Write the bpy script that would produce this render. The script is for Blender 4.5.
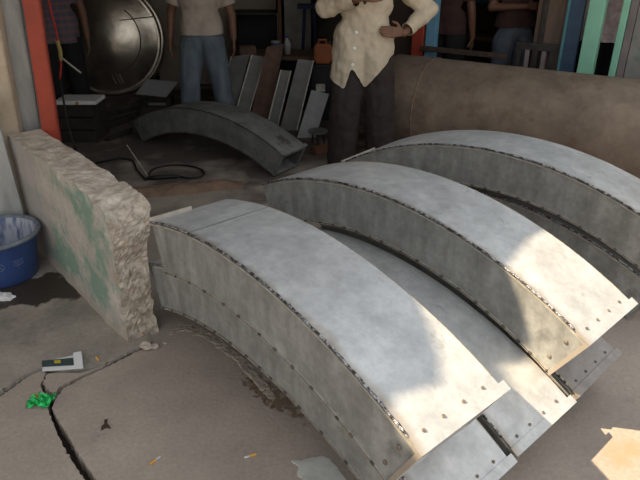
import bpy, bmesh, math, random
from mathutils import Vector, Matrix, noise
random.seed(7)
C = bpy.context
COL = C.scene.collection
for o in list(bpy.data.objects):
    bpy.data.objects.remove(o)

# ------------------------------------------------------------------ camera
CAM_H = 1.7
PITCH = math.radians(26.6)
cam_d = bpy.data.cameras.new('camera')
cam = bpy.data.objects.new('camera', cam_d); COL.objects.link(cam)
cam.location = (0, 0, CAM_H)
cam.rotation_euler = (math.radians(90) - PITCH, 0, 0)
cam_d.sensor_fit = 'HORIZONTAL'; cam_d.sensor_width = 36; cam_d.lens = 33.75
cam_d.clip_start = .02; cam_d.clip_end = 200
C.scene.camera = cam
# ------------------------------------------------------------------ world, sun, exposure
w = bpy.data.worlds.new('sky'); C.scene.world = w; w.use_nodes = True
nt = w.node_tree
bg = nt.nodes['Background']
sky_tc = nt.nodes.new('ShaderNodeTexCoord'); sky_sep = nt.nodes.new('ShaderNodeSeparateXYZ')
sky_rmp = nt.nodes.new('ShaderNodeValToRGB')
nt.links.new(sky_tc.outputs['Generated'], sky_sep.inputs[0])
nt.links.new(sky_sep.outputs['Z'], sky_rmp.inputs[0])
sky_rmp.color_ramp.elements[0].position = 0.0; sky_rmp.color_ramp.elements[0].color = (.86, .83, .77, 1)
sky_rmp.color_ramp.elements[1].position = .6; sky_rmp.color_ramp.elements[1].color = (.80, .83, .86, 1)
nt.links.new(sky_rmp.outputs[0], bg.inputs['Color'])
bg.inputs['Strength'].default_value = 1.0
SUN_K, SUN_M = .80, .50            # ground shift per metre of drop, across and along the ducts
HV = Vector((.67, -.742, 0)); LV = Vector((.742, .67, 0))
sun_dir = (LV * SUN_K + HV * SUN_M + Vector((0, 0, -1))).normalized()
sd = bpy.data.lights.new('sun', 'SUN'); sd.energy = 9.0; sd.color = (1, .79, .53); sd.angle = math.radians(.6)
so = bpy.data.objects.new('sun', sd); COL.objects.link(so)
so.rotation_euler = sun_dir.to_track_quat('-Z', 'Y').to_euler(); so.location = (-6, -1, 8)
vs = C.scene.view_settings
vs.view_transform = 'Standard'; vs.look = 'None'; vs.gamma = 1; vs.use_curve_mapping = False
vs.exposure = .30

# ------------------------------------------------------------------ helpers
CP, SP = math.cos(PITCH), math.sin(PITCH)
def ray(u, v):
    d = (v - 240) / 600
    return Vector(((u - 320) / 600, CP - SP * d, -SP - CP * d))
def gp(u, v, z=0.0):                      # point of the place at height z seen at photo pixel u, v
    r = ray(u, v); t = (z - CAM_H) / r.z
    return Vector((r.x * t, r.y * t, z))
def yp(u, v, y):                          # point of the place at distance y seen at u, v
    r = ray(u, v); t = y / r.y
    return Vector((r.x * t, y, CAM_H + r.z * t))
def hl(h, l, z=0.0):
    p = HV * h + LV * l
    return Vector((p.x, p.y, z))

MATS = {}
def mat(name, c1, c2=None, scale=6, rough=.8, metal=0, bump=0, bscale=None, detail=6, stretch=None, c3=None, s3=2, t3=.6, w3=.08, lo=.35, hi=.65, spec=.4, grain=0, gscale=45):
    if name in MATS: return MATS[name]
    m = bpy.data.materials.new(name); m.use_nodes = True; MATS[name] = m
    n = m.node_tree.nodes; L = m.node_tree.links; b = n['Principled BSDF']
    b.inputs['Roughness'].default_value = rough; b.inputs['Metallic'].default_value = metal
    b.inputs['Specular IOR Level'].default_value = spec
    tc = n.new('ShaderNodeTexCoord'); vec = tc.outputs['Object']
    if stretch:
        mp = n.new('ShaderNodeMapping'); mp.inputs['Scale'].default_value = stretch
        L.new(vec, mp.inputs[0]); vec = mp.outputs[0]
    if c2 is None: c2 = tuple(x * .8 for x in c1)
    nz = n.new('ShaderNodeTexNoise'); nz.inputs['Scale'].default_value = scale; nz.inputs['Detail'].default_value = detail
    nz.inputs['Roughness'].default_value = .62
    L.new(vec, nz.inputs['Vector'])
    r = n.new('ShaderNodeValToRGB'); L.new(nz.outputs['Fac'], r.inputs[0])
    r.color_ramp.elements[0].position = lo; r.color_ramp.elements[1].position = hi
    r.color_ramp.elements[0].color = (*c2, 1); r.color_ramp.elements[1].color = (*c1, 1)
    out = r.outputs[0]
    if c3:
        n3 = n.new('ShaderNodeTexNoise'); n3.inputs['Scale'].default_value = s3; n3.inputs['Detail'].default_value = 5
        n3.inputs['Roughness'].default_value = .7
        L.new(tc.outputs['Object'], n3.inputs['Vector'])
        r3 = n.new('ShaderNodeValToRGB'); L.new(n3.outputs['Fac'], r3.inputs[0])
        r3.color_ramp.elements[0].position = t3; r3.color_ramp.elements[1].position = t3 + w3
        r3.color_ramp.elements[0].color = (0, 0, 0, 1); r3.color_ramp.elements[1].color = (1, 1, 1, 1)
        mx = n.new('ShaderNodeMix'); mx.data_type = 'RGBA'
        L.new(r3.outputs[0], mx.inputs['Factor']); L.new(out, mx.inputs['A']); mx.inputs['B'].default_value = (*c3, 1)
        out = mx.outputs['Result']
    if grain:
        ng = n.new('ShaderNodeTexNoise'); ng.inputs['Scale'].default_value = gscale; ng.inputs['Detail'].default_value = 8; ng.inputs['Roughness'].default_value = .75
        L.new(tc.outputs['Object'], ng.inputs['Vector'])
        rg = n.new('ShaderNodeMapRange'); rg.inputs['From Min'].default_value = .3; rg.inputs['From Max'].default_value = .7
        rg.inputs['To Min'].default_value = 1 - grain; rg.inputs['To Max'].default_value = 1 + grain
        L.new(ng.outputs['Fac'], rg.inputs['Value'])
        hs_ = n.new('ShaderNodeHueSaturation'); L.new(out, hs_.inputs['Color']); L.new(rg.outputs[0], hs_.inputs['Value'])
        out = hs_.outputs['Color']
    L.new(out, b.inputs['Base Color'])
    if bump:
        bn = n.new('ShaderNodeTexNoise'); bn.inputs['Scale'].default_value = bscale or scale * 4; bn.inputs['Detail'].default_value = 6
        L.new(vec, bn.inputs['Vector'])
        bp = n.new('ShaderNodeBump'); bp.inputs['Strength'].default_value = bump; bp.inputs['Distance'].default_value = .02
        L.new(bn.outputs['Fac'], bp.inputs['Height']); L.new(bp.outputs[0], b.inputs['Normal'])
    return m

def setp(o, label=None, cat=None, group=None, kind=None):
    if label: o['label'] = label
    if cat: o['category'] = cat
    if group: o['group'] = group
    if kind: o['kind'] = kind
    return o
def obj(name, bm, m, parent=None, smooth=False, loc=None):
    bmesh.ops.recalc_face_normals(bm, faces=bm.faces[:])
    me = bpy.data.meshes.new(name); bm.to_mesh(me); bm.free()
    for mm in (m if isinstance(m, (list, tuple)) else [m]): me.materials.append(mm)
    if smooth:
        for p in me.polygons: p.use_smooth = True
    o = bpy.data.objects.new(name, me); COL.objects.link(o)
    if loc is not None: o.location = loc
    if parent: o.parent = parent
    return o
def thing(name, label, cat, loc=(0, 0, 0), rz=0, group=None):
    o = bpy.data.objects.new(name, None); COL.objects.link(o)
    o.location = loc; o.rotation_euler = (0, 0, rz); o.empty_display_size = .1
    return setp(o, label, cat, group)
def struct(name, bm, m, **k):
    return setp(obj(name, bm, m, **k), kind='structure')

def box(bm, lo, hi, mtx=None):
    x0, y0, z0 = lo; x1, y1, z1 = hi
    vs_ = [bm.verts.new(p) for p in ((x0,y0,z0),(x1,y0,z0),(x1,y1,z0),(x0,y1,z0),(x0,y0,z1),(x1,y0,z1),(x1,y1,z1),(x0,y1,z1))]
    if mtx is not None:
        for v in vs_: v.co = mtx @ v.co
    for f in ((0,3,2,1),(4,5,6,7),(0,1,5,4),(1,2,6,5),(2,3,7,6),(3,0,4,7)):
        bm.faces.new([vs_[i] for i in f])
    return vs_
def boxb(bm, lo, hi, bev=.004, mtx=None):
    t = bmesh.new(); box(t, lo, hi)
    bmesh.ops.bevel(t, geom=t.edges[:], offset=bev, segments=2, affect='EDGES')
    merge(bm, t, mtx)
def merge(bm, t, mtx=None):
    mp = {}
    for v in t.verts: mp[v] = bm.verts.new(mtx @ v.co if mtx is not None else v.co)
    for f in t.faces:
        try:
            g = bm.faces.new([mp[v] for v in f.verts]); g.material_index = f.material_index
        except ValueError: pass
    t.free()
def frame_of(d):
    d = d.normalized(); a = Vector((0, 0, 1)) if abs(d.z) < .9 else Vector((1, 0, 0))
    x = d.cross(a).normalized(); y = d.cross(x).normalized()
    return x, y
def tube(bm, pts, r, seg=8, cap=True):
    pts = [Vector(p) for p in pts]; n = len(pts)
    rs = r if isinstance(r, (list, tuple)) else [r] * n
    rings = []; px = None
    for i, p in enumerate(pts):
        d = (pts[min(i+1, n-1)] - pts[max(i-1, 0)])
        if px is None: x, y = frame_of(d)
        else:
            d = d.normalized(); x = (px - d * px.dot(d)).normalized(); y = d.cross(x)
        px = x
        rings.append([bm.verts.new(p + (x * math.cos(a) + y * math.sin(a)) * rs[i]) for a in [2*math.pi*k/seg for k in range(seg)]])
    for a, b in zip(rings, rings[1:]):
        for k in range(seg): bm.faces.new((a[k], a[(k+1) % seg], b[(k+1) % seg], b[k]))
    if cap: bm.faces.new(rings[0][::-1]); bm.faces.new(rings[-1])
def lathe(bm, prof, seg=48, c=(0, 0, 0), closed=False):
    rings = []
    for r, z in prof:
        if r < 1e-5: rings.append([bm.verts.new((c[0], c[1], c[2] + z))])
        else: rings.append([bm.verts.new((c[0] + r*math.cos(2*math.pi*k/seg), c[1] + r*math.sin(2*math.pi*k/seg), c[2] + z)) for k in range(seg)])
    prs = list(zip(rings, rings[1:]))
    if closed: prs.append((rings[-1], rings[0]))
    for a, b in prs:
        if len(a) == 1 and len(b) == 1: continue
        for k in range(seg):
            if len(a) == 1: bm.faces.new((a[0], b[(k+1) % seg], b[k]))
            elif len(b) == 1: bm.faces.new((a[k], a[(k+1) % seg], b[0]))
            else: bm.faces.new((a[k], a[(k+1) % seg], b[(k+1) % seg], b[k]))
def prism(bm, poly, z0, z1):
    a = [bm.verts.new((p[0], p[1], z0)) for p in poly]; b = [bm.verts.new((p[0], p[1], z1)) for p in poly]
    n = len(poly)
    f1 = bm.faces.new(a[::-1]); f2 = bm.faces.new(b)
    for i in range(n): bm.faces.new((a[i], a[(i+1) % n], b[(i+1) % n], b[i]))
    bmesh.ops.triangulate(bm, faces=[f1, f2])
def capsule(bm, p0, p1, r0, r1=None, seg=12, fl=None):
    p0 = Vector(p0); p1 = Vector(p1); r1 = r0 if r1 is None else r1
    d = (p1 - p0); L = d.length or 1e-6; d = d / L if L > 1e-5 else Vector((0, 0, 1))
    x, y = frame_of(d)
    rings = []
    for k in range(1, 4): a = math.pi/2 * (1 - k/4); rings.append((p0 - d*r0*math.sin(a), r0*math.cos(a)))
    rings.append((p0, r0)); rings.append((p1, r1))
    for k in range(1, 4): a = math.pi/2 * k/4; rings.append((p1 + d*r1*math.sin(a), r1*math.cos(a)))
    vr = []
    for c, r in rings:
        vr.append([bm.verts.new(c + (x*math.cos(2*math.pi*k/seg) + y*math.sin(2*math.pi*k/seg))*r) for k in range(seg)])
    for a, b in zip(vr, vr[1:]):
        for k in range(seg): bm.faces.new((a[k], a[(k+1) % seg], b[(k+1) % seg], b[k]))
    t0 = bm.verts.new(p0 - d*r0); t1 = bm.verts.new(p1 + d*r1)
    for k in range(seg):
        bm.faces.new((t0, vr[0][(k+1) % seg], vr[0][k])); bm.faces.new((t1, vr[-1][k], vr[-1][(k+1) % seg]))
def ellipsoid(bm, c, r, rot=None):
    t = bmesh.new(); bmesh.ops.create_uvsphere(t, u_segments=20, v_segments=14, radius=1)
    m = Matrix.Translation(Vector(c)) @ (rot.to_4x4() if rot is not None else Matrix()) @ Matrix.Diagonal((r[0], r[1], r[2], 1))
    merge(bm, t, m)
def remesh(bm, voxel, smooth=4):
    bmesh.ops.recalc_face_normals(bm, faces=bm.faces[:])
    me = bpy.data.meshes.new('tmp'); bm.to_mesh(me); bm.free()
    o = bpy.data.objects.new('tmp', me); COL.objects.link(o)
    md = o.modifiers.new('r', 'REMESH'); md.mode = 'VOXEL'; md.voxel_size = voxel
    if smooth:
        s = o.modifiers.new('s', 'SMOOTH'); s.iterations = smooth; s.factor = .5
    dg = C.evaluated_depsgraph_get(); ev = o.evaluated_get(dg)
    nm = bpy.data.meshes.new_from_object(ev)
    bpy.data.objects.remove(o); bpy.data.meshes.remove(me)
    b = bmesh.new(); b.from_mesh(nm); bpy.data.meshes.remove(nm)
    return b
def nz(p, s, seed=0.0):
    return noise.noise(Vector((p[0]*s + seed, p[1]*s + seed*1.7, p[2]*s - seed)))
def rough_up(bm, amp, s, seed=0):
    bm.normal_update()
    for v in bm.verts: v.co += v.normal * amp * nz(v.co, s, seed)

# ------------------------------------------------------------------ materials
galv_args = dict(scale=7, rough=.48, metal=.35, bump=.05, bscale=30, grain=.16, gscale=22)
galv = mat('galvanised_sheet', (.62, .65, .67), (.44, .46, .47), c3=(.30, .31, .30), s3=9, t3=.66, w3=.12, **galv_args)
galv_side_shaded = mat('galvanised_side_shaded', (.38, .39, .38), (.245, .252, .242), scale=7, rough=.5, metal=.35, stretch=(1.6, 1, .5), c3=(.17, .175, .165), s3=4, t3=.6, w3=.16, bump=.05, bscale=25, grain=.22, gscale=20)  # same sheet as the tops: streaks, plus side shade darkened into the colour
galv_dusty = mat('dusty_old_sheet', (.27, .28, .27), (.15, .155, .15), scale=6, rough=.6, metal=.3, c3=(.10, .09, .08), s3=3, t3=.6)
galv_edge = mat('bright_cut_edge', (.50, .48, .43), (.30, .28, .24), scale=22, rough=.5, metal=.25)
weld = mat('weld_bead', (.50, .52, .56), (.06, .055, .06), scale=60, rough=.38, metal=.7, lo=.44, hi=.6, bump=.6, bscale=120)
weld_dark = mat('dark_weld', (.17, .14, .11), (.035, .03, .03), scale=60, rough=.6, metal=.4)
edge_tan = mat('tanned_edge', (.42, .37, .30), (.26, .22, .17), scale=20, rough=.5, metal=.25)
rusty = mat('rusty_bolt', (.26, .22, .18), (.10, .085, .07), scale=40, rough=.7, metal=.3)
concrete = mat('yard_concrete', (.43, .365, .31), (.33, .28, .24), scale=2.2, rough=.9, bump=.12, bscale=60, c3=(.29, .25, .215), s3=5, t3=.62, w3=.14, detail=10, grain=.16, gscale=60)
concrete_l = mat('old_grey_concrete', (.36, .32, .275), (.24, .215, .185), scale=3, rough=.9, bump=.2, bscale=50, c3=(.21, .20, .17), s3=4, t3=.52, w3=.12, detail=10, grain=.18, gscale=50)
soil = mat('dark_soil', (.05, .042, .035), (.025, .02, .018), scale=30, rough=1)
plaster = mat('worn_plaster_green', (.54, .51, .46), (.40, .37, .34), scale=5, rough=.9, grain=.12, gscale=40, bump=.2, bscale=40, c3=(.22, .325, .26), s3=3.0, t3=.47, w3=.10, detail=9)
cement_top = mat('cement_coping', (.62, .56, .48), (.36, .30, .25), scale=14, rough=.95, bump=.2, bscale=60, grain=.15)
rubble = mat('broken_masonry', (.60, .54, .46), (.30, .25, .20), scale=22, rough=1, bump=.5, bscale=60, grain=.25, c3=(.42, .22, .13), s3=13, t3=.62, w3=.06)
cream = mat('cream_plaster', (.56, .48, .37), (.40, .32, .24), scale=5, rough=.9, bump=.2, c3=(.30, .22, .16), s3=4, t3=.62)
greypost = mat('weathered_grey_paint', (.44, .45, .44), (.31, .32, .315), scale=6, rough=.8, bump=.2, stretch=(3, 3, .7), c3=(.26, .36, .33), s3=5, t3=.66)
redpaint = mat('red_oxide_paint', (.40, .06, .03), (.27, .045, .025), scale=5, rough=.55, bump=.1, c3=(.17, .10, .075), s3=11, t3=.66, w3=.06)
interior_floor = concrete
darkwall = mat('dark_plaster', (.17, .15, .125), (.09, .08, .068), scale=3, rough=.95, bump=.2)  # dark mottled plaster of the workshop walls and roof
greywall = mat('grey_render', (.26, .25, .225), (.15, .145, .13), scale=5, rough=.95)
black = mat('black_steel', (.018, .018, .02), (.010, .010, .011), scale=8, rough=.6)
darksteel = mat('dark_steel', (.06, .055, .05), (.03, .028, .026), scale=12, rough=.6, metal=.4)
stainless = mat('stainless_head', (.72, .66, .56), (.42, .375, .32), scale=3.0, rough=.27, metal=.9, bump=.35, bscale=5, c3=(.28, .25, .21), s3=2.2, t3=.52, w3=.2)
drum_m = mat('rusting_drum_steel', (.245, .19, .145), (.15, .115, .088), scale=3.5, rough=.72, metal=.15, bump=.06, bscale=30, c3=(.14, .085, .055), s3=4, t3=.52, w3=.2, detail=9, grain=.14, gscale=25)
rubber = mat('black_rubber', (.02, .02, .02), (.012, .012, .012), rough=.5)
bluep = mat('blue_plastic', (.045, .085, .25), (.03, .06, .19), scale=8, rough=.45, c3=(.16, .19, .25), s3=6, t3=.62, w3=.2)
bluein = mat('limewashed_inside', (.44, .47, .54), (.12, .15, .30), scale=14, rough=.7, stretch=(2.5, 2.5, .5), lo=.38, hi=.56)
rimm = mat('dirty_rim', (.22, .26, .31), (.12, .14, .18), scale=20, rough=.6)
white = mat('white_paper', (.75, .75, .76), (.66, .66, .68), scale=10, rough=.6)
teal = mat('pale_green_paint', (.27, .60, .44), (.22, .50, .37), scale=5, rough=.55)
bluedoor = mat('dark_blue_paint', (.035, .075, .13), (.025, .05, .09), scale=5, rough=.5)
bluepost = mat('sky_blue_paint', (.16, .36, .52), (.12, .28, .42), scale=6, rough=.6)
brownboard = mat('brown_board', (.15, .105, .08), (.09, .065, .05), scale=5, rough=.85, stretch=(3, 3, .6))
mauve = mat('mauve_frame', (.22, .19, .19), (.16, .14, .14), rough=.8)
wood = mat('dark_wood', (.13, .08, .05), (.07, .045, .03), scale=8, rough=.8, stretch=(1, 6, 6))
skin = mat('brown_skin', (.17, .085, .052), (.135, .066, .04), scale=20, rough=.55)
hairm = mat('black_hair', (.012, .011, .010), (.006, .006, .006), scale=60, rough=.5, stretch=(1, 1, .2))
eyew = mat('eye', (.32, .29, .26), (.26, .23, .2), rough=.3)

# ------------------------------------------------------------------ ground: slabs with real gaps between them
def jag(pts, n=7, a=.006, seed=1.0):
    out = []
    for i, (p, q) in enumerate(zip(pts, pts[1:])):
        p = Vector(p); q = Vector(q); d = (q - p)
        if d.length < 1e-6: continue
        nn = Vector((-d.y, d.x, 0)).normalized()
        for k in range(n):
            t = k / n; c = p + d * t
            out.append(c + nn * a * noise.noise(Vector((i*3.1 + k*.83, seed, 0))) * 2)
    out.append(Vector(pts[-1]))
    return out
c1r = [gp(*p) for p in ((104, 490), (97, 480), (86, 465), (76, 449), (66, 432), (57, 418), (52, 408))]   # right lip of the open crack
c1l = [gp(*p) for p in ((93, 490), (85, 480), (74, 464), (64, 448), (57, 432), (50, 416), (47, 406))]    # left lip
c2r = [gp(*p) for p in ((56, 398), (64, 388), (82, 378.5), (104, 368.5), (120, 360), (136, 352), (152, 346))]
c2l = [gp(*p) for p in ((52, 396), (61, 386), (80, 376.5), (103, 366.5), (119, 358.5), (136, 350), (152, 343))]
c3a = [gp(*p) for p in ((-14, 404.5), (0, 396), (12, 388), (24, 378.8), (33, 373.6), (44, 369.6))]               # raised lip of the grey slab
c3b = [gp(*p) for p in ((-14, 402), (0, 393.5), (10, 387), (23, 377), (33, 372), (46, 368))]
wl0 = Vector((-.83, 2.37, 0)); wl1 = Vector((-1.66, 3.32, 0))
main = [Vector((c1r[0].x + .12, .0, 0)), Vector((c1r[0].x+.15, -9, 0)), Vector((12, -9, 0)), Vector((12, 14, 0)), Vector((-9, 14, 0)), Vector((-9, 3.9, 0)), Vector((-2.6, 3.9, 0)), wl1, wl0]
main += list(reversed(jag(c2r, seed=2))) + list(reversed(jag(c1r, seed=5, a=.004)))
bm = bmesh.new(); prism(bm, main, -.08, 0)
bmesh.ops.recalc_face_normals(bm, faces=bm.faces[:])
floor = struct('floor', bm, concrete)
low = jag(c1l, seed=9, a=.004) + jag([gp(48, 398), gp(40, 385), gp(46, 372)], seed=3) 
low = [Vector((c1l[0].x + .1, .0, 0)), ] + low + list(reversed(jag(c3a, seed=4))) + [Vector((-3, 1.6, 0)), Vector((-9, 1.6, 0)), Vector((-9, -9, 0)), Vector((c1l[0].x + .13, -9, 0))]
bm = bmesh.new(); prism(bm, low, -.08, -.002)
struct('floor_corner_slab', bm, concrete)
# small broken tongue between the two cracks and the grey slab
tong = jag([gp(56, 395), gp(50, 392), gp(43, 384), gp(47, 374)], seed=6) + [gp(60, 373), gp(80, 373), gp(88, 371)] + list(reversed(jag(c2l[:4], seed=2, a=.005)))
up = jag(c3b, seed=4) + [gp(60, 371.5), gp(80, 371), gp(92, 369)] + jag(c2l[3:], seed=2, a=.005) + [wl0, wl1, Vector((-2.6, 3.9, 0)), Vector((-9, 3.9, 0)), Vector((-9, 1.65, 0)), Vector((-3, 1.65, 0))]
# wet stain on the grey slab around the tub: its own shape, darker and glossier
m = concrete_l; n = m.node_tree.nodes; L = m.node_tree.links; bsdf = n['Principled BSDF']
col_src = bsdf.inputs['Base Color'].links[0].from_socket
tcn = n.new('ShaderNodeTexCoord'); mp = n.new('ShaderNodeMapping'); L.new(tcn.outputs['Object'], mp.inputs[0])
wc = gp(32, 292)
mp.inputs['Location'].default_value = (-wc.x/.38, -wc.y/.22, 0); mp.inputs['Scale'].default_value = (1/.38, 1/.22, 0)
gr = n.new('ShaderNodeVectorMath'); gr.operation = 'LENGTH'; L.new(mp.outputs[0], gr.inputs[0])
wn = n.new('ShaderNodeTexNoise'); wn.inputs['Scale'].default_value = 9; wn.inputs['Detail'].default_value = 5
L.new(tcn.outputs['Object'], wn.inputs['Vector'])
ad = n.new('ShaderNodeMath'); ad.operation = 'MULTIPLY_ADD'; ad.inputs[1].default_value = 1.3; L.new(wn.outputs['Fac'], ad.inputs[0]); L.new(gr.outputs['Value'], ad.inputs[2])
rp = n.new('ShaderNodeValToRGB'); L.new(ad.outputs[0], rp.inputs[0])
rp.color_ramp.elements[0].position = .0; rp.color_ramp.elements[0].color = (1, 1, 1, 1)
dv = n.new('ShaderNodeMath'); dv.operation = 'MULTIPLY'; dv.inputs[1].default_value = .5; L.new(ad.outputs[0], dv.inputs[0]); L.new(dv.outputs[0], rp.inputs[0])
rp.color_ramp.elements[0].position = .66; rp.color_ramp.elements[1].position = .72; rp.color_ramp.elements[1].color = (0, 0, 0, 1)
mx = n.new('ShaderNodeMix'); mx.data_type = 'RGBA'; L.new(rp.outputs[0], mx.inputs['Factor']); L.new(col_src, mx.inputs['A']); mx.inputs['B'].default_value = (.055, .042, .032, 1)
L.new(mx.outputs['Result'], bsdf.inputs['Base Color'])
mr = n.new('ShaderNodeMapRange'); mr.inputs['To Min'].default_value = .9; mr.inputs['To Max'].default_value = .45; L.new(rp.outputs[0], mr.inputs['Value']); L.new(mr.outputs[0], bsdf.inputs['Roughness'])
bm = bmesh.new(); prism(bm, up, -.08, .010)
struct('floor_grey_slab', bm, concrete_l)
bm = bmesh.new(); prism(bm, tong, -.08, .002)
struct('floor_tongue_slab', bm, concrete)
bm = bmesh.new(); box(bm, (-9, -9, -.2), (12, 14, -.065))
struct('floor_subsoil', bm, soil)

rp_ = [gp(u, v) for u, v in ((166, 336), (185, 331), (203, 338), (220, 349), (236, 363), (250, 378), (262, 392), (272, 402))]
rp2 = [gp(u, v) for u, v in ((180, 322), (194, 326), (212, 334), (228, 345), (243, 358), (257, 372), (268, 386), (276, 398))]
bm = bmesh.new(); rows = []
for i, (a, b) in enumerate(zip(jag(rp_, n=6, a=.014, seed=3), jag(rp2, n=6, a=.003, seed=8))):
    rows.append([bm.verts.new(a + (b-a)*t + Vector((0, 0, (0 if t == 0 else .003 + .003*nz((i*.4, t*3, 0), 1, 3))*min(1, i/4, (42-i)/6)))) for t in (0, .12, .35, .6, .85, 1)] + [bm.verts.new(b + Vector((0, 0, 0)))])
for a, b in zip(rows, rows[1:]):
    for k in range(6): bm.faces.new((a[k], a[k+1], b[k+1], b[k]))
struct('floor_mortar_ridge', bm, mat('mortar', (.46, .40, .33), (.30, .255, .21), scale=14, rough=1, bump=.5, bscale=50, c3=(.12, .09, .055), s3=14, t3=.6))
# rust and oil stains on the yard concrete beside the lower left duct, darker floor inside the workshop
m = concrete; n = m.node_tree.nodes; L = m.node_tree.links; bsdf = n['Principled BSDF']
def floor_patch(cx, cy, rx, ry, ang, colr, thr=.66, ns=16, soft=.07, amt=1.0):
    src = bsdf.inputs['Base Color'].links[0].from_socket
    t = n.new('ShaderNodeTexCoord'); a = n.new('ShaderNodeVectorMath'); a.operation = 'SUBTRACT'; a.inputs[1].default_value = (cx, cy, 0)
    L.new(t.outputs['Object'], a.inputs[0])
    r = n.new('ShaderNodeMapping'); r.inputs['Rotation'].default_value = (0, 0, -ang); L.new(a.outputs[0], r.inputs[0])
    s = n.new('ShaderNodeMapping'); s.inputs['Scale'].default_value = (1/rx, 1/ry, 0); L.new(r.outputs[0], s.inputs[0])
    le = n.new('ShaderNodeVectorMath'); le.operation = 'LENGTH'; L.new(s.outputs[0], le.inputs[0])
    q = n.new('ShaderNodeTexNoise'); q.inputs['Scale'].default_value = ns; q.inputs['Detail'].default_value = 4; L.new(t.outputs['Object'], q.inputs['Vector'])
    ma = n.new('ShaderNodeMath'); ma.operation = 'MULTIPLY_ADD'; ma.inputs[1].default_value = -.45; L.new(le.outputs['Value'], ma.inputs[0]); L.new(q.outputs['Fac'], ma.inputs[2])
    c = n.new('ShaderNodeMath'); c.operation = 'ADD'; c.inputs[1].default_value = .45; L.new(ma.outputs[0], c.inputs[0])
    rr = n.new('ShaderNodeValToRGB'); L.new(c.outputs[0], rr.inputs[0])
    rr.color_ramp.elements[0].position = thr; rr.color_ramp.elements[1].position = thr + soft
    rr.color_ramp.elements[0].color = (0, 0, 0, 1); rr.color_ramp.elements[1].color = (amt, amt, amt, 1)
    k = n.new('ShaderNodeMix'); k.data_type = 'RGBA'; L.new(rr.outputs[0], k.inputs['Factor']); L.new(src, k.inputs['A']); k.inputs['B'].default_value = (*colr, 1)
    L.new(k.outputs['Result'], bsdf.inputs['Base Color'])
g1 = gp(262, 392); floor_patch(g1.x, g1.y, .22, .05, -.84, (.13, .095, .06), thr=.64, ns=38, soft=.12)
g1 = gp(275, 395); floor_patch(g1.x, g1.y, .30, .09, -.84, (.19, .145, .10), thr=.68, ns=26, soft=.14)
g1 = gp(628, 452); floor_patch(g1.x, g1.y, .12, .07, .6, (.32, .25, .17), thr=.55, ns=9, soft=.25)
floor_patch(-1.2, 6.2, 2.6, 1.9, .0, (.085, .072, .06), thr=.40, ns=3, soft=.25, amt=.92)

# ------------------------------------------------------------------ workshop shell
EDGE = [(l, h - .085) for l, h in [(-5, -1.80), (-1.3, -1.80), (-1.07, -1.80), (-1.03, -1.88), (-.93, -1.90), (-.80, -1.87), (-.70, -1.93), (-.62, -2.0), (-.50, -2.12), (-.42, -2.09), (-.34, -2.09), (-.33, -2.05), (-.22, -2.05), (-.2, -2.11), (.14, -2.115), (.40, -2.10), (.55, -1.95), (.8, -1.90), (1.4, -1.88), (3.0, -1.88), (7.2, -1.88)]]
poly = [hl(h, l) for l, h in EDGE] + [hl(-10.5, 7.2), hl(-10.5, -5)]
bm = bmesh.new(); prism(bm, poly, 3.0, 3.015)
struct('ceiling', bm, darkwall)
def wall(name, a, b, z0, z1, th, m):
    a = Vector(a); b = Vector(b); d = (b - a).normalized(); nn = Vector((-d.y, d.x, 0)) * th
    bm = bmesh.new(); prism(bm, [a, b, b + nn, a + nn], z0, z1)
    return struct(name, bm, m)
wall('wall_back', hl(-9.6, -1.5), hl(-9.6, 6.2), 0, 3.0, -.15, darkwall)
wall('wall_right', hl(-9.6, 6.1), hl(-4.9, 5.35), 0, 3.0, -.15, darkwall)
wall('wall_side', hl(-9.6, -1.3), hl(-4.0, -1.3), 0, 3.0, .15, darkwall)
wall('wall_front', hl(-4.0, -1.3), hl(-4.0, .50), 0.01, 3.0, -.15, cream)

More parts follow.
